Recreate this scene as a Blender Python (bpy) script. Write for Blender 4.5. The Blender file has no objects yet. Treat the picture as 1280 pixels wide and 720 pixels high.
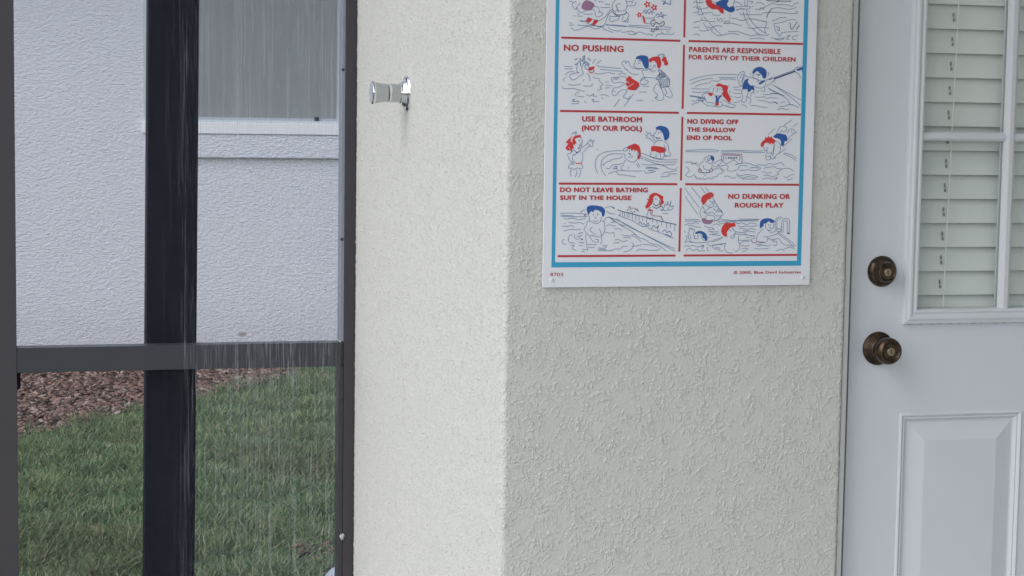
import bpy, bmesh, math, random
import numpy as np
from mathutils import Vector, Matrix
random.seed(7); rng = np.random.default_rng(7)
PI = math.pi
S = bpy.context.scene; C = S.collection

# ---------------------------------------------------------------- camera
cam = bpy.data.objects.new('camera', bpy.data.cameras.new('camera')); C.objects.link(cam)
cam.data.sensor_width = 36; cam.data.lens = 66.533
cam.data.clip_start = .05; cam.data.clip_end = 2000
cam.location = (0, 0, 1.35)
cam.rotation_euler = (1.480061, -0.0147457, -0.266433)
S.camera = cam
# ---------------------------------------------------------------- world, sun, exposure
SUN_EL, SUN_AZ = math.radians(48), math.radians(-112)     # azimuth from +Y towards +X
W = bpy.data.worlds.new('World'); S.world = W; W.use_nodes = True
nt = W.node_tree; nt.nodes.clear()
o = nt.nodes.new('ShaderNodeOutputWorld'); bg = nt.nodes.new('ShaderNodeBackground')
sky = nt.nodes.new('ShaderNodeTexSky'); sky.sky_type = 'NISHITA'; sky.sun_disc = False
sky.sun_elevation = SUN_EL; sky.sun_rotation = SUN_AZ; sky.dust_density = 1.5; sky.air_density = 1.2
hs = nt.nodes.new('ShaderNodeHueSaturation'); hs.inputs['Saturation'].default_value = .40
nt.links.new(sky.outputs[0], hs.inputs['Color']); nt.links.new(hs.outputs[0], bg.inputs[0])
bg.inputs[1].default_value = .15
nt.links.new(bg.outputs[0], o.inputs[0])
sl = bpy.data.lights.new('sun', 'SUN'); sl.energy = .5; sl.angle = math.radians(50); sl.color = (1, .985, .965)
sun = bpy.data.objects.new('sun', sl); C.objects.link(sun)
sd = Vector((math.sin(SUN_AZ)*math.cos(SUN_EL), math.cos(SUN_AZ)*math.cos(SUN_EL), math.sin(SUN_EL)))
sun.rotation_euler = sd.to_track_quat('Z', 'Y').to_euler()
S.view_settings.view_transform = 'Standard'; S.view_settings.look = 'None'
S.view_settings.gamma = 1; S.view_settings.use_curve_mapping = False
S.view_settings.exposure = 0.64
try:
    S.cycles.max_bounces = 8; S.cycles.diffuse_bounces = 5; S.cycles.transparent_max_bounces = 24
except Exception: pass
# ---------------------------------------------------------------- helpers
def tag(o, label=None, cat=None, group=None, kind=None):
    if label: o['label'] = label
    if cat: o['category'] = cat
    if group: o['group'] = group
    if kind: o['kind'] = kind
    return o
def empty(name, loc, label, cat, group=None):
    o = bpy.data.objects.new(name, None); C.objects.link(o); o.location = loc
    o.empty_display_size = .05
    return tag(o, label, cat, group)
def link(name, me, mat, parent=None, smooth=False, loc=None):
    me.name = name
    if mat: me.materials.append(mat)
    if smooth:
        me.polygons.foreach_set('use_smooth', [True]*len(me.polygons))
    o = bpy.data.objects.new(name, me); C.objects.link(o)
    if parent is not None:
        o.parent = parent; o.matrix_parent_inverse = Matrix.Translation(-parent.location) if parent.type == 'EMPTY' else Matrix.Identity(4)
    if loc: o.location = loc
    return o
class MB:
    def __init__(s): s.v = []; s.f = []
    def box(s, x0, x1, y0, y1, z0, z1, bev=0):
        if bev > 0:
            bm = bmesh.new(); bmesh.ops.create_cube(bm, size=1)
            for v in bm.verts:
                v.co = Vector(((x0+x1)/2+v.co.x*(x1-x0), (y0+y1)/2+v.co.y*(y1-y0), (z0+z1)/2+v.co.z*(z1-z0)))
            bmesh.ops.bevel(bm, geom=bm.edges[:], offset=bev, segments=2, affect='EDGES', profile=.5)
            s.bm(bm); return s
        b = len(s.v)
        s.v += [(x0,y0,z0),(x1,y0,z0),(x1,y1,z0),(x0,y1,z0),(x0,y0,z1),(x1,y0,z1),(x1,y1,z1),(x0,y1,z1)]
        s.f += [tuple(b+i for i in q) for q in ((3,2,1,0),(4,5,6,7),(0,1,5,4),(1,2,6,5),(2,3,7,6),(3,0,4,7))]
        return s
    def bm(s, bm):
        b = len(s.v); bm.verts.index_update()
        s.v += [tuple(v.co) for v in bm.verts]
        s.f += [tuple(b+v.index for v in f.verts) for f in bm.faces]; bm.free()
    def lathe(s, prof, org, axis, n=40):
        # prof: (distance along axis, radius)
        a = Vector(axis).normalized(); u = a.orthogonal().normalized(); w = a.cross(u)
        b = len(s.v); m = len(prof)
        for d, r in prof:
            for k in range(n):
                t = 2*PI*k/n
                s.v.append(tuple(Vector(org)+a*d+(u*math.cos(t)+w*math.sin(t))*max(r, 1e-5)))
        for i in range(m-1):
            for k in range(n):
                k2 = (k+1) % n
                s.f.append((b+i*n+k, b+i*n+k2, b+(i+1)*n+k2, b+(i+1)*n+k))
        return s
    def tube(s, pts, r, n=10):
        b = len(s.v); pts = [Vector(p) for p in pts]
        for i, p in enumerate(pts):
            t = (pts[min(i+1, len(pts)-1)]-pts[max(i-1, 0)]).normalized()
            u = t.cross(Vector((0.13, .9, .21))).normalized(); w = t.cross(u)
            for k in range(n):
                a = 2*PI*k/n; s.v.append(tuple(p+(u*math.cos(a)+w*math.sin(a))*r))
        for i in range(len(pts)-1):
            for k in range(n):
                k2 = (k+1) % n; s.f.append((b+i*n+k, b+i*n+k2, b+(i+1)*n+k2, b+(i+1)*n+k))
        s.f.append(tuple(b+k for k in range(n))[::-1]); s.f.append(tuple(b+(len(pts)-1)*n+k for k in range(n)))
        return s
    def rings(s, x0, x1, z0, z1, y, prof, cap=True):
        # concentric rectangles: prof (inset, dy)
        b = len(s.v)
        for i, d in prof:
            s.v += [(x0+i, y+d, z0+i), (x1-i, y+d, z0+i), (x1-i, y+d, z1-i), (x0+i, y+d, z1-i)]
        for k in range(len(prof)-1):
            for j in range(4):
                j2 = (j+1) % 4; s.f.append((b+k*4+j, b+k*4+j2, b+k*4+4+j2, b+k*4+4+j))
        if cap: q = b+(len(prof)-1)*4; s.f.append((q, q+1, q+2, q+3))
        return s
    def build(s, name, mat, parent=None, smooth=False):
        me = bpy.data.meshes.new(name); me.from_pydata(s.v, [], s.f); me.validate(); me.update()
        return link(name, me, mat, parent, smooth)
def auto_smooth(o, ang=35):
    me = o.data; bm = bmesh.new(); bm.from_mesh(me)
    for e in bm.edges:
        if len(e.link_faces) == 2 and e.calc_face_angle(0) > math.radians(ang): e.smooth = False
    for f in bm.faces: f.smooth = True
    bm.to_mesh(me); bm.free(); return o
def np_mesh(name, verts, faces):
    me = bpy.data.meshes.new(name); n = faces.shape[1]
    me.vertices.add(len(verts)); me.vertices.foreach_set('co', verts.astype(np.float32).ravel())
    me.loops.add(faces.size); me.loops.foreach_set('vertex_index', faces.astype(np.int32).ravel())
    me.polygons.add(len(faces)); me.polygons.foreach_set('loop_start', np.arange(0, faces.size, n, dtype=np.int32))
    me.update(calc_edges=True); me.validate(); return me

# ---------------------------------------------------------------- materials
class NT:
    def __init__(s, name):
        s.m = bpy.data.materials.new(name); s.m.use_nodes = True; s.t = s.m.node_tree; s.t.nodes.clear()
        s.out = s.t.nodes.new('ShaderNodeOutputMaterial')
    def n(s, typ, **kw):
        x = s.t.nodes.new(typ)
        for k, v in kw.items():
            if k in x.inputs: 
                if hasattr(v, 'is_output') or isinstance(v, bpy.types.NodeSocket): s.t.links.new(v, x.inputs[k])
                else: x.inputs[k].default_value = v
            else: setattr(x, k, v)
        return x
    def l(s, a, b): s.t.links.new(a, b)
    def coord(s, scale=(1,1,1), kind='Object'):
        c = s.n('ShaderNodeTexCoord'); m = s.n('ShaderNodeMapping'); s.l(c.outputs[kind], m.inputs['Vector'])
        m.inputs['Scale'].default_value = scale; return m.outputs[0]
    def noise(s, scale, detail=2, rough=.5, vec=None, dist=0):
        x = s.n('ShaderNodeTexNoise'); x.inputs['Scale'].default_value = scale; x.inputs['Detail'].default_value = detail
        x.inputs['Roughness'].default_value = rough; x.inputs['Distortion'].default_value = dist
        if vec is not None: s.l(vec, x.inputs['Vector'])
        return x.outputs['Fac']
    def math(s, op, a, b=None, clamp=False):
        x = s.n('ShaderNodeMath', operation=op, use_clamp=clamp)
        for i, v in enumerate((a, b)):
            if v is None: continue
            if isinstance(v, (int, float)): x.inputs[i].default_value = v
            else: s.l(v, x.inputs[i])
        return x.outputs[0]
    def mapr(s, v, a, b, c=0, d=1, smooth=True):
        x = s.n('ShaderNodeMapRange'); s.l(v, x.inputs['Value'])
        if smooth: x.interpolation_type = 'SMOOTHSTEP'
        for k, q in zip(('From Min','From Max','To Min','To Max'), (a,b,c,d)): x.inputs[k].default_value = q
        return x.outputs[0]
    def mix(s, f, a, b):
        x = s.n('ShaderNodeMix', data_type='RGBA')
        if isinstance(f, (int, float)): x.inputs[0].default_value = f
        else: s.l(f, x.inputs[0])
        for i, v in ((6, a), (7, b)):
            if isinstance(v, tuple): x.inputs[i].default_value = (*v, 1) if len(v) == 3 else v
            else: s.l(v, x.inputs[i])
        return x.outputs[2]
    def bsdf(s, color=(.5,.5,.5), rough=.6, metal=0, spec=.5, normal=None):
        p = s.n('ShaderNodeBsdfPrincipled')
        if isinstance(color, tuple): p.inputs['Base Color'].default_value = (*color, 1)
        else: s.l(color, p.inputs['Base Color'])
        if isinstance(rough, (int, float)): p.inputs['Roughness'].default_value = rough
        else: s.l(rough, p.inputs['Roughness'])
        p.inputs['Metallic'].default_value = metal; p.inputs['Specular IOR Level'].default_value = spec
        if normal is not None: s.l(normal, p.inputs['Normal'])
        s.l(p.outputs[0], s.out.inputs[0]); return p
    def bump(s, h, dist, strength=1):
        b = s.n('ShaderNodeBump'); b.inputs['Distance'].default_value = dist; b.inputs['Strength'].default_value = strength
        s.l(h, b.inputs['Height']); return b.outputs[0]

def mat_simple(name, col, rough=.5, metal=0, spec=.5, var=.06, scale=30, bump=0):
    t = NT(name); v = t.coord(); n = t.noise(scale, 4, .6, v)
    dark = tuple(c*(1-var) for c in col); light = tuple(min(1, c*(1+var)) for c in col)
    c = t.mix(n, dark, light)
    nr = t.bump(t.noise(scale*6, 3, .6, v), bump) if bump else None
    t.bsdf(c, rough, metal, spec, nr); return t.m

def mat_stucco():
    t = NT('patio_stucco'); v = t.coord()
    w1 = t.n('ShaderNodeTexNoise'); w1.inputs['Scale'].default_value = 55; w1.inputs['Detail'].default_value = 2; t.l(v, w1.inputs['Vector'])
    ad = t.n('ShaderNodeVectorMath', operation='MULTIPLY_ADD'); t.l(w1.outputs['Color'], ad.inputs[0])
    ad.inputs[1].default_value = (.012,)*3; t.l(v, ad.inputs[2]); wv = ad.outputs[0]
    a = t.math('ABSOLUTE', t.math('SUBTRACT', t.noise(96, 1.5, .5, wv), .5))
    ridge = t.mapr(a, .0, .055, 1, 0)
    mask = t.mapr(t.noise(36, 2, .55, v), .42, .56)
    ridge = t.math('MULTIPLY', ridge, mask)
    blob = t.math('MULTIPLY', t.mapr(t.noise(140, 2, .5, wv), .50, .60), t.mapr(t.noise(38, 2, .5, wv), .38, .58))
    lumps = t.mapr(t.noise(230, 2, .5, v), .56, .70)
    h = t.math('ADD', t.math('MULTIPLY', ridge, .55), t.math('MULTIPLY', blob, .75))
    h = t.math('ADD', h, t.math('MULTIPLY', lumps, .34))
    h = t.math('ADD', h, t.math('MULTIPLY', t.noise(14, 3, .5, v), 1.0))
    h = t.math('ADD', h, t.math('MULTIPLY', t.noise(420, 2, .5, v), .10))
    d = t.n('ShaderNodeDisplacement'); d.inputs['Midlevel'].default_value = .5; d.inputs['Scale'].default_value = 0.0014
    t.l(h, d.inputs['Height']); t.l(d.outputs[0], t.out.inputs['Displacement'])
    big = t.noise(2.2, 4, .6, v); base = t.mix(big, (.594,.592,.560), (.634,.630,.598))
    # drip stain of grime below the chrome knob
    sep = t.n('ShaderNodeSeparateXYZ'); t.l(v, sep.inputs[0])
    dy = t.math('ABSOLUTE', t.math('SUBTRACT', sep.outputs[1], 4.15))
    st = t.math('MULTIPLY', t.mapr(dy, .0, .07, 1, 0), t.mapr(sep.outputs[2], 1.17, 1.345, 0, 1))
    st = t.math('MULTIPLY', st, t.mapr(sep.outputs[2], 1.345, 1.37, 1, 0))
    st = t.math('MULTIPLY', st, t.mapr(sep.outputs[0], .92, .96, .07, 0))
    base = t.mix(st, base, (.36,.32,.22))
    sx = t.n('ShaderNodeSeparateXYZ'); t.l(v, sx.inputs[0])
    speck_shade = t.math('MULTIPLY', t.mapr(t.noise(240, 2, .5, v), .585, .635), t.mapr(sx.outputs[0], .892, .900, .30, 0))  # shaded sides of the lumps, painted as dark specks on the return face
    base = t.mix(speck_shade, base, (.25,.24,.21))
    t.bsdf(base, .9, 0, .1); t.m.displacement_method = 'BOTH'; return t.m

def mat_neighbour():
    t = NT('neighbour_stucco'); v = t.coord((1,1,1.9))
    h = t.math('ADD', t.noise(38, 4, .62, v, .25), t.math('MULTIPLY', t.noise(90, 2, .5, v), .5))
    c = t.mix(t.noise(1.3, 4, .6, t.coord()), (.76,.78,.865), (.81,.83,.905))
    # small stains low on the wall
    v0 = t.coord(); vm = t.n('ShaderNodeVectorMath', operation='DISTANCE'); 
    mp = t.n('ShaderNodeMapping'); t.l(v0, mp.inputs['Vector']); mp.inputs['Scale'].default_value = (1, 1, 1.8)
    t.l(mp.outputs[0], vm.inputs[0]); vm.inputs[1].default_value = (1.403, 11.1, .08)
    c = t.mix(t.mapr(vm.outputs['Value'], .01, .036, .75, 0), c, (.22,.19,.14))
    sep = t.n('ShaderNodeSeparateXYZ'); t.l(v0, sep.inputs[0])
    dirt = t.math('MULTIPLY', t.mapr(sep.outputs[2], -.1, .35, .5, 0), t.noise(9, 4, .7, v0))
    c = t.mix(dirt, c, (.42,.40,.37))
    t.bsdf(c, .85, 0, .2, t.bump(h, .011, 1)); return t.m

M = {}
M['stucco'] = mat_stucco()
M['nstucco'] = mat_neighbour()
M['door'] = mat_simple('door_paint', (.68,.705,.755), .42, 0, .4, .045, 2.2, .00012)
M['lite'] = mat_simple('lite_frame_paint', (.68,.70,.74), .38, 0, .45, .02, 4)
M['jamb'] = mat_simple('jamb_paint', (.52,.53,.52), .55, 0, .4, .05, 20, .0003)
M['slat'] = mat_simple('blind_vinyl', (.82,.85,.825), .45, 0, .4, .03, 5)
M['cord'] = mat_simple('cord', (.85,.87,.82), .8, 0, .2, .05, 90)
M['cslot'] = mat_simple('cord_slot', (.30,.32,.31), .8, 0, .1, .1, 90)
M['slot'] = mat_simple('slot_dark', (.05,.055,.055), .8, 0, .1, .1, 90)
M['plastic'] = mat_simple('white_sign_plastic', (.79,.805,.86), .38, 0, .4, .012, 6)
M['red'] = mat_simple('print_red', (.50,.045,.06), .45, 0, .35, .05, 60)
M['redf'] = mat_simple('print_bright_red', (.68,.05,.05), .45, 0, .35, .05, 60)
M['blue'] = mat_simple('print_blue', (.03,.11,.38), .45, 0, .35, .05, 60)
M['cyan'] = mat_simple('print_cyan', (.045,.36,.60), .42, 0, .35, .04, 40)
M['line'] = mat_simple('print_line', (.10,.20,.36), .5, 0, .3, .1, 60)
M['navy'] = mat_simple('print_navy', (.05,.075,.18), .5, 0, .3, .1, 60)
M['plum'] = mat_simple('print_plum', (.30,.10,.22), .5, 0, .3, .1, 60)
M['mauve'] = mat_simple('print_mauve', (.36,.19,.32), .5, 0, .3, .1, 60)
M['hatch'] = mat_simple('print_hatch', (.30,.38,.52), .5, 0, .3, .1, 60)
M['bronze_paint'] = mat_simple('bronze_frame_paint', (.050,.045,.054), .42, 0, .4, .10, 8, .0002)
M['rail'] = mat_simple('bronze_rail_paint', (.036,.039,.048), .35, 0, .5, .12, 9, .0002)
def mat_dark():
    t = NT('black_wet_paint'); v = t.coord((1,1,.02)); n = t.mapr(t.noise(330, 3, .7, v), .53, .66)
    sep = t.n('ShaderNodeSeparateXYZ'); t.l(t.coord(), sep.inputs[0])
    m = t.math('MULTIPLY', n, t.mapr(sep.outputs[0], .435, .475, .0, .75))
    m = t.math('MULTIPLY', m, t.mapr(t.noise(5, 2, .5, t.coord((3,1,1))), .4, .65, .25, 1))
    t.bsdf(t.mix(m, (.004,.004,.011), (.06,.065,.08)), .5, 0, .08); return t.m
M['dark'] = mat_dark()
M['channel'] = mat_simple('channel_metal', (.25,.28,.33), .4, .3, .5, .15, 30)
M['caulk'] = mat_simple('caulk', (.45,.47,.48), .7, 0, .3, .1, 60)
M['rust'] = mat_simple('brown_sealant', (.07,.05,.05), .8, 0, .2, .35, 70, .001)
M['chrome'] = mat_simple('chrome', (.80,.81,.83), .07, 1, .5, .02, 20)
M['satin'] = mat_simple('satin_chrome', (.52,.54,.54), .18, 1, .5, .12, 60)
M['concrete'] = mat_simple('concrete', (.42,.42,.40), .85, 0, .2, .08, 6, .001)
M['ceil'] = mat_simple('ceiling_paint', (.62,.62,.60), .85, 0, .2, .04, 6, .001)
M['white_sill'] = mat_simple('white_sill', (.88,.89,.93), .5, 0, .3, .04, 9)
M['winframe'] = mat_simple('window_frame', (.46,.49,.54), .5, 0, .3, .05, 12)
M['winlight'] = mat_simple('window_trim', (.58,.63,.68), .5, 0, .3, .05, 12)
M['pvc'] = mat_simple('grey_pvc', (.36,.42,.50), .35, 0, .4, .05, 12)
M['room'] = mat_simple('room', (.32,.32,.31), .9, 0, .1, .05, 3)
M['shingle'] = mat_simple('shingles', (.14,.125,.115), .9, 0, .1, .3, 20, .004)

def mat_bronze():
    t = NT('aged_bronze'); v = t.coord(); n = t.noise(70, 5, .7, v)
    c = t.mix(t.mapr(n, .35, .68), (.055,.032,.022), (.17,.085,.05)); t.bsdf(c, t.mapr(n, .3, .7, .24, .42), .85, 0, .5); return t.m
def mat_bronze2():
    t = NT('aged_bronze'); v = t.coord(); n = t.noise(70, 5, .7, v)
    c = t.mix(t.mapr(n, .35, .68), (.045,.033,.025), (.12,.080,.052)); t.bsdf(c, t.mapr(n, .3, .7, .24, .42), .8, .5); return t.m
M['bronze'] = mat_bronze2()
M['brass'] = mat_simple('worn_brass', (.36,.29,.20), .35, .9, .5, .2, 200)

def mat_glass():
    t = NT('window_glass'); tr = t.n('ShaderNodeBsdfTransparent'); tr.inputs[0].default_value = (.97,.98,.975,1)
    gl = t.n('ShaderNodeBsdfGlossy'); gl.inputs['Roughness'].default_value = .02
    fr = t.n('ShaderNodeFresnel'); fr.inputs['IOR'].default_value = 1.5
    mx = t.n('ShaderNodeMixShader'); ge = t.n('ShaderNodeNewGeometry'); t.l(t.math('MULTIPLY', fr.outputs[0], t.math('SUBTRACT', 1, ge.outputs['Backfacing'])), mx.inputs[0]); t.l(tr.outputs[0], mx.inputs[1]); t.l(gl.outputs[0], mx.inputs[2])
    t.l(mx.outputs[0], t.out.inputs[0]); return t.m
M['glass'] = mat_glass()
def mat_screen():
    # fine insect mesh, wet: water caught in it runs down in streaks
    t = NT('insect_mesh'); vs = t.coord((1,1,.012)); v = t.coord()
    s1 = t.mapr(t.noise(230, 3, .65, vs), .52, .70)
    s2 = t.mapr(t.noise(640, 2, .6, t.coord((1,1,.03))), .52, .75)
    sep = t.n('ShaderNodeSeparateXYZ'); t.l(v, sep.inputs[0])
    wet = t.mapr(sep.outputs[0], .36, .60, .03, 1)
    wet = t.math('MULTIPLY', wet, t.mapr(t.noise(7, 2, .5, t.coord((1,1,.3))), .3, .6, .35, 1))
    st = t.math('MULTIPLY', t.math('ADD', t.math('MULTIPLY', s1, .75), t.math('MULTIPLY', s2, .6)), wet)
    fac = t.math('ADD', t.math('MULTIPLY', st, .17), .03, True)
    dif = t.n('ShaderNodeBsdfDiffuse'); t.l(t.mix(t.math('MULTIPLY', st, 5, True), (.20,.21,.23), (.62,.68,.76)), dif.inputs[0])
    tl = t.n('ShaderNodeBsdfTranslucent'); tl.inputs[0].default_value = (.35,.38,.42,1)
    m0 = t.n('ShaderNodeMixShader'); m0.inputs[0].default_value = .3; t.l(dif.outputs[0], m0.inputs[1]); t.l(tl.outputs[0], m0.inputs[2])
    tr = t.n('ShaderNodeBsdfTransparent'); mx = t.n('ShaderNodeMixShader')
    t.l(fac, mx.inputs[0]); t.l(tr.outputs[0], mx.inputs[1]); t.l(m0.outputs[0], mx.inputs[2]); t.l(mx.outputs[0], t.out.inputs[0]); return t.m
M['screen'] = mat_screen()
def mat_winmesh():
    t = NT('window_insect_screen'); v = t.coord((1,1,.15))
    c = t.mix(t.noise(9, 3, .6, v), (.27,.29,.30), (.31,.33,.34)); t.bsdf(c, .8, 0, .2); return t.m
M['winmesh'] = mat_winmesh()
def mat_water():
    t = NT('falling_water'); tr = t.n('ShaderNodeBsdfTransparent'); p = t.n('ShaderNodeBsdfPrincipled')
    p.inputs['Base Color'].default_value = (.75,.80,.86,1); p.inputs['Roughness'].default_value = .15
    mx = t.n('ShaderNodeMixShader'); mx.inputs[0].default_value = .10; t.l(tr.outputs[0], mx.inputs[1]); t.l(p.outputs[0], mx.inputs[2])
    t.l(mx.outputs[0], t.out.inputs[0]); return t.m
M['water'] = mat_water()
def mat_attr(name, rough=.7, spec=.2, trans=0):
    t = NT(name); a = t.n('ShaderNodeAttribute', attribute_name='col')
    p = t.bsdf(a.outputs['Color'], rough, 0, spec)
    if trans:
        tl = t.n('ShaderNodeBsdfTranslucent'); t.l(a.outputs['Color'], tl.inputs[0])
        mx = t.n('ShaderNodeMixShader'); mx.inputs[0].default_value = trans
        t.l(p.outputs[0], mx.inputs[1]); t.l(tl.outputs[0], mx.inputs[2]); t.l(mx.outputs[0], t.out.inputs[0])
    return t.m
def set_cols(me, cols_per_face, nper):
    a = me.attributes.new('col', 'FLOAT_COLOR', 'CORNER')
    c = np.repeat(np.c_[cols_per_face, np.ones(len(cols_per_face))], nper, axis=0)
    a.data.foreach_set('color', c.astype(np.float32).ravel())

# ---------------------------------------------------------------- ground and patio
CX, YW, YS, GZ = .8900, 3.30, 4.7576, -.10
def ground_mat():
    t = NT('soil'); v = t.coord(); c = t.mix(t.noise(30, 5, .6, v), (.035,.045,.022), (.07,.075,.04))
    t.bsdf(c, .95, 0, .1, t.bump(t.noise(60, 4, .6, v), .02)); return t.m
tag(MB().box(-400, 400, -400, 400, GZ-.5, GZ).build('ground', ground_mat()), kind='structure')
tag(MB().box(-6, 6, -8, YS+.05, GZ-.05, 0).build('patio_floor', M['concrete']), kind='structure')
tag(MB().box(CX-.45, 6, -1.6, 9.0-4.0, 2.62, 2.74).build('patio_ceiling', M['ceil']), kind='structure')
tag(MB().box(6.0, 6.15, -1.6, 3.3, 0, 2.62).build('patio_side_wall', M['ceil']), kind='structure')

# ---------------------------------------------------------------- house wall with rounded stucco corner
def house_wall():
    r = .011; xe = 1.5655; path = []
    def seg(a, b, step):
        n = max(1, int(round(math.dist(a, b)/step)))
        return [(a[0]+(b[0]-a[0])*i/n, a[1]+(b[1]-a[1])*i/n) for i in range(n)]
    path += seg((CX, YS+.045), (CX, YW+.12), .0030) + seg((CX, YW+.12), (CX, YW+r), .002)
    for k in range(9):
        a = PI + PI/2*k/8; path.append((CX+r+r*math.cos(a), YW+r+r*math.sin(a)))
    path = path + seg((CX+r, YW), (xe-.008, YW), .0021)[1:]
    for k in range(7):
        a = -PI/2 + PI/2*k/6; path.append((xe-.008+.008*math.cos(a), YW+.008+.008*math.sin(a)))
    path += [(xe, YW+.03), (xe, YW+.10)]
    zs = np.r_[np.linspace(0, .15, 4), np.arange(.16, 1.78, .0026), np.linspace(1.8, 2.62, 12)]
    P_ = np.array(path); nx, nz = len(P_), len(zs)
    V = np.zeros((nz, nx, 3)); V[:, :, 0] = P_[:, 0]; V[:, :, 1] = P_[:, 1]; V[:, :, 2] = zs[:, None]
    idx = np.arange(nz*nx).reshape(nz, nx)
    F = np.stack([idx[:-1, :-1], idx[:-1, 1:], idx[1:, 1:], idx[1:, :-1]], -1).reshape(-1, 4)
    me = np_mesh('stucco_face', V.reshape(-1, 3), F)
    root = empty('house_wall', (CX, YW, 0), 'pale grey-green stucco house wall with rounded corner, behind the pool rules sign', 'wall')
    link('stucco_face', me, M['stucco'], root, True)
    b = MB().box(CX+.02, 1.52, YW+.03, YW+.14, 0, 2.62)         # the wall's core
    b.box(CX+.02, CX+.14, YW+.14, YS+.04, 0, 2.62)
    b.box(CX+.02, 6, YS-.1, YS+.044, 0, 2.62)
    b.box(2.44, 6, YW, YW+.14, 0, 2.62)
    b.box(1.52, 2.44, YW+.002, YW+.14, 2.09, 2.62)
    b.build('wall_core', M['ceil'], root)
house_wall()
rm = MB(); rm.box(1.3, 2.7, 4.3, 4.35, 0, 2.6); rm.box(1.25, 1.3, YW+.15, 4.3, 0, 2.6); rm.box(2.7, 2.75, YW+.15, 4.3, 0, 2.6)
tag(rm.build('interior_room', M['room']), kind='structure')

# ---------------------------------------------------------------- door frame, door
YD = 3.33
df = empty('door_frame', (1.57, YW, 0), 'thin painted frame between the stucco wall and the white door', 'door frame')
MB().box(1.5662, 1.5765, YW+.004, YW+.14, 0, 2.06, .0015).build('jamb', M['jamb'], df)
MB().box(2.432, 2.44, YW+.004, YW+.14, 0, 2.06).build('jamb', M['jamb'], df)
MB().box(1.5765, 2.432, YW+.004, YW+.13, 2.04, 2.09).build('head', M['jamb'], df)
MB().box(1.5765, 2.432, YD-.01, YW+.14, 0, .012).build('threshold', M['satin'], df)
door = empty('exterior_door', (1.5915, YD, .015), 'white patio door with gridded window, raised panels and bronze locks', 'door')
DX0, DX1, DZ0, DZ1 = 1.5915, 2.415, .016, 2.035
LX0, LX1, LZ0, LZ1 = 1.7005, 2.306, .958, 1.92
PX = ((1.7027, 1.9713), (2.0347, 2.3033)); PZ0, PZ1 = .25, .7822
def slab():
    xs = sorted({DX0, DX1, LX0+.012, LX1-.012, PX[0][0], PX[0][1], PX[1][0], PX[1][1]}); zs = [DZ0, PZ0, PZ1, LZ0+.012, LZ1-.012, DZ1]
    holes = [(LX0+.012, LX1-.012, LZ0+.012, LZ1-.012)] + [(a, b, PZ0, PZ1) for a, b in PX]
    bm = bmesh.new(); vd = {}
    def V(x, y, z):
        k = (round(x,5), round(y,5), round(z,5))
        if k not in vd: vd[k] = bm.verts.new((x, y, z))
        return vd[k]
    y0, y1 = YD, YD+.044; cells = set()
    for i in range(len(xs)-1):
        for j in range(len(zs)-1):
            cx, cz = (xs[i]+xs[i+1])/2, (zs[j]+zs[j+1])/2
            if any(h[0] < cx < h[1] and h[2] < cz < h[3] for h in holes): continue
            cells.add((i, j))
    for i, j in cells:
        a, b, c, d = xs[i], xs[i+1], zs[j], zs[j+1]
        bm.faces.new((V(a,y0,c), V(b,y0,c), V(b,y0,d), V(a,y0,d))); bm.faces.new((V(a,y1,d), V(b,y1,d), V(b,y1,c), V(a,y1,c)))
        for di, dj, p, q in ((-1,0,(a,c),(a,d)), (1,0,(b,d),(b,c)), (0,-1,(b,c),(a,c)), (0,1,(a,d),(b,d))):
            if (i+di, j+dj) not in cells:
                bm.faces.new((V(p[0],y1,p[1]), V(p[0],y0,p[1]), V(q[0],y0,q[1]), V(q[0],y1,q[1])))
    m = MB(); m.bm(bm); return m.build('slab', M['door'], door)
slab()
for a, b in PX:
    prof = [(0,0),(.0015,-.0022),(.004,-.0030),(.0065,-.0012),(.009,.0016),(.0115,.0008),(.0135,.0028),(.0165,.0068),(.020,.0072),(.054,-.0002),(.056,-.0006)]
    p = MB().rings(a, b, PZ0, PZ1, YD, prof).build('raised_panel', M['door'], door)
lf = MB().rings(LX0, LX1, LZ0, LZ1, YD, [(0,.001),(0,-.0075),(.0015,-.0095),(.007,-.0105),(.010,-.0125),(.014,-.0125),(.0175,-.0095),(.0205,-.0085),(.0235,-.0105),(.027,-.0100),(.0292,-.006),(.0296,.010)], cap=False)
lf.build('lite_frame', M['lite'], door)
GX0, GX1, GZ0, GZ1 = LX0+.0296, LX1-.0296, LZ0+.0385-.009, LZ1-.0296
def muntin(a, b, y, w, h, vert):
    m = MB(); pr = [(-w, 0), (-w, -.003), (-w*.78, -h*.75), (-w*.35, -h), (w*.35, -h), (w*.78, -h*.75), (w, -.003), (w, 0)]
    for e in (0, 1):
        for u, d in pr:
            m.v.append((a[0]+u, y+d, b[e]) if vert else (b[e], y+d, a[0]+u))
    n = len(pr)
    for k in range(n-1):
        q = (k, k+1, n+k+1, n+k); m.f.append(q if vert else q[::-1])
    return m
GLY = YD+.006
HZ = [1.3226, 1.6486]; VX = [1.9195, 2.1070]
for z in HZ: auto_smooth(muntin((z,), (GX0, GX1), GLY-.001, .0092, .0105, False).build('muntin', M['lite'], door), 30)
for x in VX: auto_smooth(muntin((x,), (GZ0-.005, GZ1+.005), GLY-.002, .0118, .0120, True).build('muntin', M['lite'], door), 30)
for z in HZ: MB().box(GX0, GX1, GLY+.0045, GLY+.007, z-.0088, z+.0088).build('rear_muntin', M['lite'], door)
for x in VX: MB().box(x-.0130, x+.0120, GLY+.0040, GLY+.0075, GZ0-.01, GZ1).build('rear_muntin', M['lite'], door)
MB().box(GX0-.004, GX1+.004, GLY, GLY+.003, GZ0-.012, GZ1+.004).build('pane', M['glass'], door)
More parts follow.
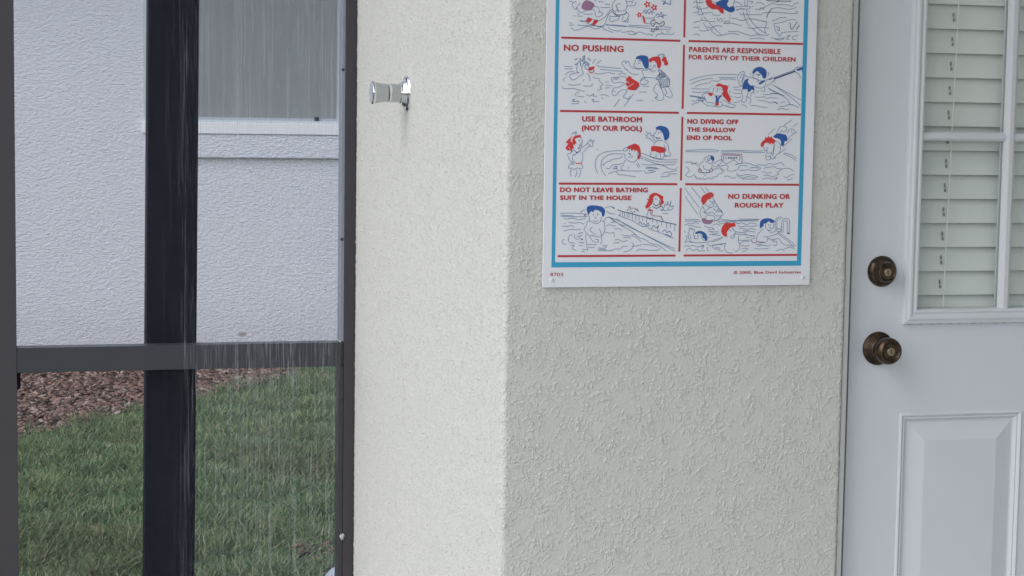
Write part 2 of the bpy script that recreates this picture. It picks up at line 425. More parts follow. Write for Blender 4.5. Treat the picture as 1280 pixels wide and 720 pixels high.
MB().box(GX0, GX1, GLY+.004, GLY+.03, GZ0-.02, GZ0-.0005).build('glazing_sill', M['lite'], door)

def lock(name, x, z, prof, facep, keyr, depth, rosette):
    k = MB().lathe(rosette, (x, YD, z), (0,-1,0), 56).build('rosette', M['bronze'], door); auto_smooth(k, 28)
    k.name = name+'_rosette'
    g = auto_smooth(MB().lathe(prof, (x, YD, z), (0,-1,0), 56).build(name, M['bronze'], k), 28)
    c = MB().lathe([(0, keyr), (.0018, keyr), (.0023, keyr*.9), (.0023, 0)], (x, YD-depth, z), (0,-1,0), 32).build('key_cylinder', M['brass'], k); auto_smooth(c, 28)
    MB().box(x-.0009, x+.0009, YD-depth-.0027, YD-depth-.0021, z-.0048, z+.0042).build('key_slot', M['slot'], k)
lock('deadbolt', 1.6543, 1.0612, [(.010,.0222),(.013,.0212),(.024,.0192),(.0265,.0182),(.0275,.0165),(.0262,.0150),(.0255,.0125),(.0258,0)], 0, .0076, .0257,
     [(0,.0300),(.0030,.0302),(.0052,.0294),(.0085,.0262),(.0105,.0242),(.0112,.0220),(.0112,0)])
lock('door_knob', 1.6516, .9112, [(.008,.0160),(.014,.0135),(.022,.0130),(.026,.0155),(.031,.0215),(.037,.0252),(.043,.0262),(.049,.0258),(.054,.0240),(.0575,.0212),(.0585,.0190),(.0560,.0165),(.0552,.0150),(.0555,0)], 0, .0080, .0556,
     [(0,.0325),(.0022,.0327),(.0042,.0318),(.0060,.0290),(.0085,.0225),(.0105,.0180),(.0120,.0160),(.0120,0)])
# the latch keeper edge and wear marks along the lite frame's lower edge
cg = MB()
for k in range(26):
    x = 1.71+k*.0225+random.uniform(0, .01)
    cg.box(x, x+random.uniform(.003, .014), YD-.0016, YD+.001, LZ0-.0012, LZ0+.0006)
cg.build('dirt_seam', M['slot'], door)

# ---------------------------------------------------------------- blind behind the glass
YB = YD+.034
bl = empty('window_blind', (1.72, YB, .93), 'closed pale horizontal slat blind behind the door glass', 'blind')
SP = .04731
slat_me = None
def slat_mesh():
    m = MB(); n = 6; w = .0515; pts = []
    for i in range(n+1):
        u = i/n-.5; bow = .0035*(1-(2*u)**2)
        pts.append((-.0055*math.cos(0)+(u+.5)*.0150 - bow, u*w))      # lower edge nearest the glass
    for side in (0, 1):
        for x in (1.722, 2.29):
            for d, z in pts: m.v.append((x, YB+d+side*.0026, z))
    k = n+1
    for i in range(n):
        m.f.append((i, k+i, k+i+1, i+1)); m.f.append((2*k+i+1, 3*k+i+1, 3*k+i, 2*k+i))
    m.f.append((0, 2*k, 3*k, k)); m.f.append((n, k+n, 3*k+n, 2*k+n))
    return m
first = None
for k in range(21):
    zb = 1.0109+(k-1)*SP
    zc = zb+.0515/2
    if first is None:
        s = slat_mesh().build('slat', M['slat'], bl); auto_smooth(s, 50); first = s
    else:
        s = first.copy(); C.objects.link(s)
    s.location = (0, 0, zc) if first is s else (0, 0, zc)
    if k > 0:
        xc = 1.7985+(zc-1.0)*.0185
        h = MB().box(xc-.0062, xc-.0055, YB-.0102, YB-.004, zc-.003+random.uniform(-.001,.001), zc+.005).box(xc-.0050, xc-.0043, YB-.0110, YB-.004, zc-.0120, zc-.0055)
        hh = h.build('cord_slot', M['cslot'], bl)
MB().box(1.722, 2.29, YB-.008, YB+.012, .935, .957).build('bottom_rail', M['slat'], bl)
MB().box(1.722, 2.29, YB-.015, YB+.03, 1.955, 2.0).build('head_rail', M['slat'], bl)
MB().tube([(1.7985+(z-1.0)*.0185, YB-.0155, z) for z in np.linspace(.94, 1.96, 12)], .0011, 6).build('ladder_cord', M['cord'], bl)
MB().tube([(2.2+(z-1.0)*.006, YB-.0155, z) for z in np.linspace(.94, 1.96, 12)], .0011, 6).build('ladder_cord', M['cord'], bl)
MB().box(1.7285, 1.7435, YB-.018, YB-.009, 1.079, 1.1105, .002).build('hold_down_bracket', M['slat'], bl)

from mathutils.geometry import delaunay_2d_cdt
# ---------------------------------------------------------------- pool rules sign
SX, SZ, SY, SW, SH = .9610, 1.0395, 3.2965, .5265, .700
sg = empty('pool_rules_sign', (SX, SY, SZ), 'white pool rules sign with cyan border, red lettering and cartoon swimmers', 'sign')
def P2(x, z, lift): return (SX+.0008+x, SY-.0032-lift, SZ+.0003+z)
pl = MB().box(SX, SX+SW, SY-.003, SY, SZ, SZ+SH, .0006).build('sign_panel', M['plastic'], sg)
def flat(name, rects, mat, lift=.00012):
    m = MB()
    for x0, z0, x1, z1 in rects:
        b = len(m.v); m.v += [P2(x0,z0,lift), P2(x1,z0,lift), P2(x1,z1,lift), P2(x0,z1,lift)]; m.f.append((b,b+1,b+2,b+3))
    return m.build(name, M[mat], pl)
bz = SH-.032
flat('border', [(.0155,.0365,.0222,bz),(.4985,.0365,.5070,bz),(.0222,.0365,.4985,.0458),(.0222,bz-.009,.4985,bz)], 'cyan')
for z in (.0569, .1890, .3203, .4518, .583):
    flat('divider', [(.0270, z-.0019, .2550, z+.0019)], 'red'); flat('divider', [(.2708, z-.0019, .4983, z+.0019)], 'red')
for a, b in ((.0640,.1820),(.1960,.3130),(.3275,.4446),(.4585,.575)):
    flat('divider', [(.2603, a, .2642, b)], 'red')
def lettering(txt, x0, z0, x1, z1, mat, off):
    if z1-z0 < .007: off = .00012 if txt[0] == '8' else .00028; z1 += .0006
    cu = bpy.data.curves.new('t', 'FONT'); cu.body = txt;  cu.resolution_u = 4; cu.space_character = 1.09
    ob = bpy.data.objects.new('t', cu); C.objects.link(ob)
    dg = bpy.context.evaluated_depsgraph_get(); me = bpy.data.meshes.new_from_object(ob.evaluated_get(dg))
    co = np.zeros(len(me.vertices)*3); me.vertices.foreach_get('co', co); co = co.reshape(-1, 3)
    if '(' in txt or ',' in txt: lo, hi = 0.0, .74
    else: lo, hi = co[:, 1].min(), co[:, 1].max()
    ax, bx = co[:, 0].min(), co[:, 0].max()
    X = x0+off+(co[:, 0]-ax)/(bx-ax)*(x1-x0-2*off); Z = z0+off*.5+(co[:, 1]-lo)/(hi-lo)*(z1-z0-off)
    # heavy weight: the strokes are widened by laying shifted outlines over each other
    Fs = [tuple(p.vertices) for p in me.polygons]; n = len(X); V = []; F = []
    for k in range(9):
        a = k*PI/4; r = 0 if k == 8 else off
        V += [P2(X[i]+r*math.cos(a), Z[i]+r*.6*math.sin(a), .0003+k*4e-6) for i in range(n)]; F += [tuple(j+k*n for j in f) for f in Fs]
    old = me; me = bpy.data.meshes.new('lettering'); me.from_pydata(V, [], F); me.update(); bpy.data.meshes.remove(old)
    bpy.data.objects.remove(ob); bpy.data.curves.remove(cu)
    link('lettering', me, M[mat], pl)
TEXT = [('NO PUSHING', 0.0318, 0.4285, 0.1458, 0.4398),
 ('PARENTS ARE RESPONSIBLE', 0.2722, 0.4318, 0.4535, 0.4415),
 ('FOR SAFETY OF THEIR CHILDREN', 0.2719, 0.4183, 0.4841, 0.4269),
 ('USE BATHROOM', 0.0688, 0.3018, 0.184, 0.3116),
 ('(NOT OUR POOL)', 0.0683, 0.2856, 0.1841, 0.2957),
 ('NO DIVING OFF', 0.2717, 0.3004, 0.3733, 0.3094),
 ('THE SHALLOW', 0.272, 0.2857, 0.368, 0.2941),
 ('END OF POOL', 0.2715, 0.2707, 0.3614, 0.2792),
 ('DO NOT LEAVE BATHING', 0.0292, 0.1736, 0.1978, 0.1823),
 ('SUIT IN THE HOUSE', 0.0295, 0.1593, 0.1663, 0.1677),
 ('NO DUNKING OR', 0.3563, 0.162, 0.4808, 0.1717),
 ('ROUGH PLAY', 0.37, 0.1458, 0.4682, 0.155),
 ('8703', 0.0137, 0.0203, 0.0379, 0.026),
 ('© 2000, Blue Devil Industries', 0.371, 0.0218, 0.5073, 0.0268),
 ('1 FOOT', 0.3492, 0.236, 0.3732, 0.2397)]
for t_ in TEXT:
    lettering(*t_, 'navy' if t_[0] == '1 FOOT' else 'red', off=.00075 if len(t_[0]) < 22 else .00058)

ART = """V1
n 540,5179 465,5127 485,5062 533,5027 551,5073 616,5155
n 551,5064 581,5002 647,4977 722,5015
p 719,5199 881,5136 817,5030 703,5023 636,5079
n 880,5208 889,5190 918,5194
n 872,5100 958,5076 988,5005 1046,4979 1018,4934 942,4905 910,4931 883,5029 817,5030
n 960,4977 988,5005
n 956,5183 1070,5174
n 1080,5142 1185,5136
n 996,5077 1186,5082
n 408,5172 465,5168
n 676,4951 856,4956
n 563,4951 601,4949
n 488,4914 526,4911
n 564,4912 668,4911
n 415,4787 472,4784
n 567,4751 1069,4743
n 416,4747 501,4746
n 763,4896 953,4842 1029,4871 1104,4927 1178,5028 1235,5048
n 612,4842 707,4818 755,4789 917,4743 1031,4742 1087,4792 1133,4910 1179,4983 1244,5030
n 612,4842 641,4816 726,4836 763,4896
r 782,4886 848,4866 793,4802 730,4824
r 887,4853 963,4843 888,4756 812,4776 850,4786
n 1288,5220 1232,5164 1218,5092 1244,5039 1292,5013
n 1470,5225 1504,5154 1483,5055 1407,5026 1330,5032
d 1290,5112 1320,5077 1311,5041 1350,5015
n 1290,5121 1337,5153 1375,5154
d 1235,5012 1274,4977 1351,4952 1465,4973 1503,5019
n 1245,4994 1294,4947 1371,4926
n 1483,5019 1546,4958 1515,4903 1535,4867 1516,4827 1478,4839 1458,4865
n 1180,4929 1247,4922 1361,4925 1315,4852 1267,4860 1239,4832 1182,4840 1180,4929
n 1447,4937 1410,4855 1459,4838 1515,4885
n 1480,5199 1594,5202 1632,5230
n 1510,5119 1634,5131 1672,5159 1662,5204
n 1586,5166 1614,5194
r 1932,5154 1949,5133 1937,5118 1910,5127 1898,5124 1882,5102 1863,5108 1865,5135 1858,5144 1830,5152 1831,5170 1858,5178 1866,5187 1866,5214 1885,5219 1900,5197 1912,5193 1939,5202 1950,5187 1932,5166
w 1912,5161 1907,5148 1894,5143 1880,5147 1874,5160 1879,5173 1893,5178 1906,5174
r 2062,5100 2080,5079 2068,5064 2041,5073 2029,5070 2012,5048 1993,5054 1995,5081 1988,5090 1960,5098 1961,5117 1989,5124 1996,5133 1996,5160 2015,5166 2031,5143 2042,5139 2069,5148 2081,5133 2063,5112
w 2043,5107 2037,5094 2024,5089 2010,5094 2004,5106 2010,5119 2023,5124 2037,5120
r 1775,4962 1789,4944 1779,4932 1758,4940 1748,4937 1734,4919 1719,4924 1720,4946 1715,4953 1692,4960 1693,4975 1715,4981 1721,4988 1721,5010 1737,5015 1749,4997 1759,4993 1781,5001 1790,4988 1775,4971
w 1759,4967 1755,4957 1744,4952 1733,4956 1728,4966 1732,4977 1743,4981 1754,4977
r 1802,4947 1835,4937 1868,4826 1837,4825
n 1810,5001 1838,5060 1896,5049 1943,5077 1993,5024 2041,5008
n 1851,4912 2005,4916 2052,4954
B 1838,5038 1868,4994 1896,5036 1926,4986 1963,5033 1994,4979
B 2062,4954 2090,5000 2129,4974 2166,5029 2188,4948 2225,4995
B 2082,4927 2139,4956 2217,4922
n 2216,4967 2278,4975
n 1872,4813 1949,4815
d 2044,4899 1977,4861 1973,4798 2018,4768 2064,4836 2123,4820
v 2015,4871 2064,4860
v 2046,4800 1997,4822
d 2084,4837 2142,4811 2209,4859 2229,4814 2163,4767 2124,4784
d 1971,4680 2000,4717 2048,4709 2020,4667 1972,4677
d 2067,4719 2085,4770 2125,4720 2068,4701
n 1107,4775 1298,4756 1499,4749
n 1107,4766 1298,4771 1527,4755 2067,4719 2358,4723
n 1546,4777 1941,4766
n 2211,4768 2386,4754
n 445,4703 512,4660 597,4671 709,4719 785,4730 918,4689 1032,4728 1070,4693 1147,4668 1243,4634
n 1155,4722 1242,4679 1357,4664 1404,4684
n 1405,4644 1491,4650 1577,4670 1645,4654 1684,4619 1588,4607 1530,4633
n 1646,4618 1741,4656 1799,4649 1876,4623 1992,4617 2002,4590
n 2070,4574 2108,4629 2243,4633 2379,4627 2427,4665
n 2165,4685 2204,4641
n 2271,4673 2339,4675
B 2171,5237 2220,5212 2192,5166 2250,5195 2347,5170 2326,5224 2355,5243
B 2229,5248 2250,5195
V2
r 3023,5272 3136,5276 3147,5232 3224,5193 3301,5157 3369,5123 3381,5039 3323,5051 3255,5111 3169,5109 3083,5150 3043,5202
b 3327,5281 3470,5286 3443,5205 3492,5154 3558,5182 3598,5139 3590,5086 3514,5060 3437,5090 3359,5132 3224,5204
n 3137,5258 3204,5225 3251,5252
n 3594,5289 3568,5191
n 3576,5253 3662,5247 3740,5205
n 3785,5295 3797,5198 3845,5199 3843,5297
n 3607,5157 3683,5177 3875,5182 3914,5166 3867,5129 3742,5134 3627,5113
n 3637,5087 3694,5133 3780,5126
n 3762,5099 3794,4994 3854,4880 3914,4811
n 3829,5110 3880,4996 3980,4866 4118,4754 4236,4694
n 3953,4785 4121,4638
n 4236,4694 4204,4774 4239,4899 4133,4923
n 3872,5280 3959,5265 3912,5237
d 3942,5184 3961,5181
d 3496,5017 3519,5014
d 3881,5090 3897,5087
n 2843,5267 2864,5162 2905,5057
n 2902,5163 2972,5015
n 2909,5269 2916,5216
n 2936,4952 2965,4909
n 2992,4971 3070,4894
n 2986,4857 3075,4726
n 3100,4860 3353,4636
n 2778,5212 2824,5240 2882,5215 2986,5236
n 2780,5133 2846,5144 2866,5109 2979,5112 3083,5142
n 2782,5027 2886,5057 2878,5004 2972,5006 3000,5033 3152,5047 3191,5003 3324,5007
n 2796,4851 2918,4890 2985,4901 3099,4886 3232,4881
n 3259,4961 3280,4891 3335,4954 3365,4902 3328,4883
d 3202,4942 3212,4933
d 3398,4951 3410,4944
n 2798,4763 2893,4778 2912,4758
n 3054,4788 3159,4773 3253,4816 3368,4796
n 2904,4722 2990,4707 3084,4723 3160,4746 3161,4702 3238,4651 3296,4626 3372,4646 3562,4677 3697,4654
n 2792,4631 2877,4651 2925,4620
n 3385,4885 3499,4906 3481,4861 3395,4868
n 3385,4859 3557,4863 3712,4828 3750,4842
n 3475,4710 3657,4715 3793,4683 3948,4642 4082,4681 4198,4658 4294,4678
n 3488,4959 3612,4953 3748,4918 3862,4951 4016,4947 4133,4923 4249,4908
n 3857,4791 3982,4782 4117,4807 4291,4794
n 3911,4579 3987,4599 4142,4603 4210,4578
n 3696,5062 3745,5028 3937,5033 4149,5036
n 4008,5240 4104,5260 4182,5222
n 4001,5133 4107,5136 4221,5193 4374,5259 4433,5226 4549,5238 4647,5232 4745,5208 4801,5263 4879,5274
d 4237,4979 4264,5060 4338,5160
n 4338,5160 4474,5173 4590,5159 4707,5153 4833,5193
n 4148,5066 4321,5089 4515,5085 4807,5076 4855,5104 4806,5120
n 4087,5153 4183,5165 4165,5129
d 4218,5299 4412,5296 4722,5302
d 4432,5270 4479,5316
n 4422,4949 4518,4996 4644,4991
n 4345,4929 4422,4949
n 4385,4894 4396,4832 4428,4735 4468,4700 4499,4647 4546,4711 4642,4731 4876,4746
n 4395,4886 4501,4897 4655,4946 4771,4967 4831,4942
d 4705,4912 4742,4779 4851,4925
d 4836,4781 4901,4867
B 4426,4824 4494,4808 4496,4754 4447,4771
n 4645,4651 4722,4671 4646,4606 4705,4599
n 4878,4675 4781,4654 4763,4609 4851,4590
n 4335,4625 4452,4601 4607,4623 4530,4582 4413,4592
V3
n 620,3900 577,3917 575,4025 617,4107 647,4009 625,4161 674,4099 719,4217
n 674,4099 691,4198 720,4145 693,4073
n 693,4064 663,3964 697,3884 622,3837 538,3773 462,3780 451,3861 620,3900
n 763,3894 821,3823 813,3751
n 690,3749 712,3776
n 693,4055 740,4074 798,4039
B 723,4010 741,4047 789,4017 809,3967 752,3966 723,4010
B 693,4055 740,4101 807,4048
r 799,3985 846,4008 909,4014 894,3978 838,3941 790,3952
R 800,3949 820,3904 867,3905 895,3933 885,3969
d 531,4123 578,4151
d 533,4033 570,4061
d 777,4164 834,4121
n 864,4067 919,4150
n 940,4060 1034,4134
n 335,4002 486,4000
n 345,3961 487,3964
n 989,4016 1410,3989
n 941,4042 989,4021
n 1009,3968 1449,3935
n 376,3842 366,3868 450,3915 526,3907
n 340,3724 311,3768 367,3805
n 294,3651 333,3607 522,3611 579,3594 731,3560
n 407,3689 521,3670 653,3694
n 701,3663 843,3662 871,3707
n 878,3842 907,3807 993,3800 1003,3755 1071,3702 1015,3647 1054,3611 959,3582
n 905,3888 1029,3882 1162,3911 1297,3887
n 1364,3879 1450,3908 1508,3873
n 1109,3739 1185,3744
n 1119,3685 1263,3669
n 1111,3630 1206,3636
n 543,3485 580,3540 627,3546
n 581,3477 714,3461
n 761,3507 828,3481 903,3527 894,3482 971,3480
n 1027,3502 1113,3507 1200,3478
n 1047,3457 1086,3431
n 488,3403 544,3422 498,3376 621,3387 593,3342 480,3334
n 725,3385 764,3353
n 858,3409 905,3428 887,3382 1011,3384
n 1290,3289 1402,3436
n 1482,3301 1659,3531
n 1459,3473 1565,3439 1583,3494
n 1459,3473 1543,3593
n 1706,3605 1781,3688
n 1774,3570 1909,3572
n 1839,3680 1965,3673
n 1720,3420 1845,3418
n 2010,3419 2043,3416
n 1509,3828 1432,3850 1355,3825 1298,3829 1231,3813 1242,3759 1300,3724 1395,3744 1492,3724
n 1261,3778 1298,3818 1318,3782 1365,3820
n 1492,3710 1359,3644 1283,3633 1246,3551 1266,3506 1324,3498 1361,3544 1437,3600 1542,3602
n 1274,3579 1323,3562
r 1575,3856 1644,3803 1771,3724 1725,3623 1648,3600 1542,3620 1551,3656 1512,3701 1526,3756 1510,3792
W 1520,3755 1578,3729
W 1551,3656 1655,3722
n 1544,3973 1486,3990 1466,4035 1431,4061 1441,4116 1483,4126 1503,4081 1526,4118 1560,4118 1571,4073 1620,4011 1698,3995 1832,3997
n 1506,3982 1584,3920 1681,3886 1757,3900
b 1694,4167 1716,4212 1808,4238 1914,4217 1945,4127 1938,4027 1890,3990 1851,4040 1831,4079 1800,4142 1752,4168
n 1694,4158 1654,4035 1697,4022 1717,3986 1852,3998
B 1743,4122 1771,4150 1791,4123
n 1734,4086 1782,4092
n 1821,4079 1869,4071
n 1851,3844 1834,3916 1818,3961 1862,3974 1901,3963 1948,3991 2027,3938 2084,3975
n 1865,3844 2088,3830 2125,3867
n 1865,3835 1837,3798 1789,3770 1800,3715 1897,3717 1944,3764 1885,3790 1874,3844
n 1789,3779 1836,3834
r 1945,4154 1992,4200 2079,4221 2147,4213 2177,4159 2188,4087 2161,4013 2112,4021 2101,4085 2042,4147 2003,4128 1975,4109
r 2200,4178 2263,4225 2297,4153 2324,4090 2276,4061 2247,4070 2236,4124 2196,4150
B 2167,4186 2117,4249 2165,4250 2194,4269 2243,4251 2205,4205
n 1946,4091 1938,4018 2007,3983 2053,4066 2083,4021
n 1947,4045 1995,4046
B 2123,3976 2171,3977 2240,3924 2280,3888
B 2123,3976 2163,3904 2097,3821 2127,3803 2281,3870
B 2181,3968 2202,3896
B 2280,3888 2330,3835 2360,3790 2343,3689 2285,3670 2237,3669 2189,3641
B 2127,3794 2177,3722 2189,3641
H 2146,3795 2340,3817 2333,3698 2208,3668
H 2125,3894 2240,3924 2271,3879 2146,3831
n 2119,3740 2053,3647 2064,3575 2133,3530 2095,3484 2096,3448 2174,3422 2232,3441 2250,3523 2209,3614 2198,3650
n 2266,3651 2307,3561 2269,3533 2309,3497 2387,3485 2415,3526 2384,3599 2324,3689
n 2076,3466 2134,3485
n 2193,3896 2360,3790
V4
n 2747,3796 2973,3872 3277,3917 3679,3925
n 2758,3729 2974,3813 3202,3848
n 3307,3864 3661,3867
n 2854,3678 2938,3724 3128,3763 3184,3799 3299,3796 3374,3839 3422,3831 3508,3841 3662,3826
n 2788,3659 2883,3646 3150,3648
n 2799,3597 2885,3581 3056,3593 3151,3603
n 2753,3525 2887,3510 3040,3486
n 2754,3507 2868,3500 3021,3467
B 2916,3466 2982,3494 3050,3459 2975,3422 2917,3448
B 2945,3484 3022,3414
n 2794,3437 2870,3421 2955,3449
n 2796,3348 2861,3385 2947,3395
n 3002,3485 3010,3547 3076,3575 3133,3567
n 3039,3521 3089,3415 3156,3399 3252,3391
n 3003,3414 3101,3344 3254,3338
r 3110,3572 3200,3577 3191,3524 3149,3527
n 3264,3685 3222,3649 3209,3577 3248,3534 3344,3526 3401,3572
B 3302,3668 3294,3632
B 3350,3673 3345,3642
n 3265,3614 3313,3606
n 3370,3643 3408,3634
r 3263,3717 3329,3758 3406,3732 3473,3725 3509,3681 3495,3618 3536,3530 3576,3459 3548,3441 3574,3405 3510,3422 3461,3475 3412,3519 3391,3572 3409,3625 3368,3696 3302,3695
b 3258,3525 3297,3522 3307,3481 3335,3517 3392,3527 3331,3464 3329,3383 3271,3383 3269,3472
r 3267,3400 3319,3401 3326,3351 3263,3350
n 3348,3402 3376,3420 3406,3367 3350,3321 3215,3337
n 3404,3456 3540,3387 3636,3370 3657,3335 3590,3313 3464,3350
n 3396,3367 3445,3350 3600,3307
n 3150,3665 3168,3692
n 3187,3702 3215,3716
n 3502,3716 3531,3722
n 3533,3628 3553,3601 3535,3574
n 3555,3530 3594,3513
n 3608,3691 3704,3693 3761,3726
n 3610,3647 3773,3641
n 3602,3584 3708,3577 3784,3587
n 3632,3522 3710,3497 3767,3516
n 3616,3406 3712,3416 3750,3444
n 3691,3836 3699,3907 3773,3984 3822,3972 3833,3919 3797,3820 3777,3712 3722,3765 3701,3836
n 3738,3855 3775,3927 3804,3927 3787,3838 3750,3774
n 3843,3901 4008,3869
b 3845,3830 3912,3854 3894,3795 3954,3730 4008,3726 4030,3636 3975,3653 3938,3608 3899,3616 3888,3661 3792,3659 3808,3767
b 3982,3967 4013,4030 4080,4067 4157,4074 4245,4026 4267,3954 4250,3873 4202,3867 4161,3934 4121,3960 4091,3996 4053,3986 4006,3949
n 4006,3949 3998,3877 4047,3861 4145,3818 4193,3819
B 4054,3941 4103,3924 4122,3943
n 4084,3906 4142,3934
n 3947,3966 3939,3930
n 4008,3860 4076,3852 4127,3782 4222,3819
n 4012,3726 4090,3691 4168,3684 4225,3712 4262,3775
b 4117,3772 4222,3837 4223,3801 4147,3751
n 4223,3801 4299,3847 4357,3875 4425,3868 4435,3841 4359,3786 4264,3703
n 4225,3712 4237,3631 4160,3630
n 4426,3823 4447,3779
d 4319,3839 4376,3867
D 4415,3859 4840,4011
n 4405,3882 4839,4038
n 4830,4002 4829,4047 4857,4074 4984,4104
b 4868,4047 4984,4086 4991,4050 4918,4021 4874,4024
n 4840,4002 4920,3949 4952,3869
n 4985,4050 4977,3996
n 4286,3982 4315,3955 4297,3919
n 3792,3659 3781,3578 3806,3498 3770,3426 3866,3428 3874,3500 3910,3590
n 3910,3590 3892,3518 3961,3483 3963,3411 3924,3411
n 4025,3627 3968,3573 3960,3519
n 4025,3610 4021,3565
n 4073,3628 4102,3620 4084,3593
n 3771,3364 3829,3365 3878,3338 3869,3320
n 4047,3520 4134,3513 4231,3523 4280,3497 4367,3511 4513,3501
n 4097,3458 4175,3451 4253,3443 4331,3417 4487,3420
B 4418,3437 4506,3411 4477,3402
n 3964,3358 4061,3359 4178,3334 4304,3331
n 4210,3568 4327,3570 4423,3590 4560,3574
B 4355,3588 4482,3582
n 4304,3686 4461,3617 4639,3548
n 4370,3759 4636,3638 4984,3473
n 4429,3733 4756,3532 4967,3373
n 4324,3669 4560,3565 4709,3477 4741,3406 4820,3380 4929,3337
n 4565,3412 4603,3436 4662,3432
n 4528,3349 4644,3359 4722,3388 4820,3389
n 4490,3294 4607,3314 4686,3288 4734,3316
V5
n 524,2491 468,2437 430,2436 440,2364 480,2301 537,2274
n 480,2265 537,2265 547,2247 490,2238
n 534,2419 516,2374 537,2301 585,2266
n 705,2466 713,2339 680,2266
r 594,2266 689,2266 690,2255 594,2251
n 471,2256 444,2192 463,2165 510,2174 549,2147 605,2175 663,2166 719,2185 689,2257
n 501,2147 484,2083 504,2020
n 597,2139 603,2084 580,2011
n 653,2148 683,2103 643,2003
B 535,2401 582,2429 591,2456 542,2501
B 591,2456 657,2484 665,2520
n 600,2447 666,2493 655,2547 627,2520
r 680,2774 652,2755 690,2738 586,2718 558,2682 587,2637 537,2591 511,2654 529,2727 575,2763
r 509,2754 425,2680 388,2629 436,2617 386,2539 429,2491 476,2500 496,2446 514,2519 542,2528 521,2609 492,2663 491,2708
W 447,2554 476,2518
W 491,2735 483,2645
B 490,2781 546,2817 584,2827 566,2772
n 671,2728 681,2692 711,2647 664,2620 693,2593 674,2565 608,2529
B 625,2674 663,2665
B 632,2589 674,2593
n 684,2538 778,2603 815,2657 871,2712
n 724,2466 826,2567 903,2577 892,2631 939,2686
n 844,2649 882,2676 901,2649
n 787,2621 835,2603 845,2576 874,2576
n 980,2505 995,2527
n 1008,2078 958,2196 965,2323 1039,2424 1191,2480 1441,2500
n 1162,2033 1083,2142 1071,2287 1136,2379 1269,2435 1500,2437
n 1091,2215 1157,2279 1233,2307 1309,2344 1424,2363 1481,2400
n 1159,2179 1236,2170 1283,2234 1427,2245
B 1312,2198 1370,2208 1352,2162
B 1294,2171 1390,2162
n 1209,2070 1295,2107 1372,2107 1402,2062 1508,2053 1624,2036 1740,2027
n 1352,2125 1506,2136 1622,2127 1854,2129
n 1426,2272 1475,2254 1522,2309 1541,2328
n 1583,2173 1605,2209
n 1764,2293 1824,2202
n 1745,2256 1795,2183
n 1504,2236 1448,2181 1487,2135
n 1519,2446 1530,2364 1619,2301 1696,2292 1763,2348 1781,2403
n 1470,2500 1517,2546 1555,2556 1575,2520 1537,2492 1470,2500
B 1615,2474 1605,2502
B 1663,2493 1633,2520
d 1586,2447 1625,2438 1616,2410
n 1578,2383 1655,2380 1674,2402
r 1555,2547 1593,2584 1679,2621 1698,2630 1786,2595 1823,2495 1820,2385 1782,2339 1761,2403 1789,2449 1730,2512 1711,2475 1691,2521 1653,2502 1633,2538 1594,2525
n 1751,2430 1779,2467 1799,2430 1771,2394
n 1829,2403 1865,2376 1854,2349 1826,2367
n 1818,2458 1925,2431 2082,2369 2278,2337 2551,2340
n 1888,2376 2083,2314 2318,2294 2542,2303
n 1898,2340 2084,2277 2280,2242 2504,2262
n 1852,2257 1968,2240 2124,2250 2241,2242 2359,2187 2477,2160 2545,2198
B 1931,2175 2047,2185 2184,2168
B 1971,2139 2087,2139
n 1930,2203 2028,2194 2145,2186
n 1893,2138 1933,2093 2049,2103 2126,2131
n 2245,2067 2283,2095 2380,2114 2546,2143
n 2217,2021 2382,2040 2381,2077 2538,2078
r 2048,2588 2292,2558 2294,2477 2177,2465 2099,2494 2031,2493
n 2077,2607 2086,2644 2153,2681
n 2270,2673 2349,2619 2371,2500 2412,2436 2374,2404 2295,2426
n 2271,2627 2296,2536 2285,2416 2335,2398
d 2327,2564 2331,2558
n 2031,2478 2013,2405 2072,2378 2120,2391 2150,2360 2257,2361 2285,2444
n 2119,2461 2130,2406
n 2197,2461 2218,2370
n 2076,2653 1996,2725 1928,2742 1956,2807 2004,2826 2015,2771 2053,2790 2064,2717 2114,2680
n 1916,2852 1965,2816
n 1898,2806 1927,2779
b 2108,2927 2185,2959 2263,2948 2332,2921 2373,2839 2365,2747 2308,2692 2279,2710 2257,2792 2227,2847 2187,2883 2128,2891
B 2254,2948 2333,2903
n 2119,2891 2110,2836 2072,2808 2083,2763 2112,2745 2153,2690 2250,2691
B 2149,2846 2169,2818
B 2197,2855 2208,2828
d 2122,2745 2171,2727 2200,2746
V6
n 2700,2514 2890,2525 3157,2536 3359,2520
n 2701,2491 2967,2490 3350,2493
n 3397,2512 3734,2524 4063,2514 4238,2520
n 3388,2490 3735,2497 4045,2482 4278,2493
n 4658,2487 4806,2452 4917,2381
n 4649,2469 4788,2416 4908,2344
n 4336,2827 4459,2940
n 4643,3002 4806,3107
n 4820,2977 4922,3042
n 4863,2851 4911,2884
n 4561,2468 4695,2569
n 4626,2596 4817,2751
n 4510,2865 4566,2965 4653,2979 4703,2949 4656,2876 4597,2902 4579,2866
n 4716,2850 4753,2922 4831,2932 4862,2887 4834,2833 4795,2814 4729,2732
n 4793,2905 4814,2860
b 4435,2783 4511,2847 4618,2839 4697,2813 4720,2723 4662,2695 4654,2632 4596,2622 4593,2704 4543,2748 4474,2766
r 4186,2645 4214,2691 4271,2736 4265,2781 4309,2764 4347,2800 4357,2764 4395,2792 4416,2759 4476,2720 4463,2675 4429,2644 4399,2674 4380,2638 4341,2668 4273,2664 4216,2591 4193,2609
n 4244,2628 4256,2556 4307,2502 4356,2476 4433,2503 4460,2576 4439,2630
B 4314,2592 4325,2547
n 4292,2547 4306,2520 4325,2538
n 4476,2702 4565,2658 4587,2577 4570,2505 4513,2450
n 4478,2648 4441,2558 4454,2449
n 4528,2595 4548,2586
n 4307,2475 4290,2394 4330,2349 4398,2377 4367,2421 4319,2412
n 4386,2449 4398,2377 4456,2377 4513,2450
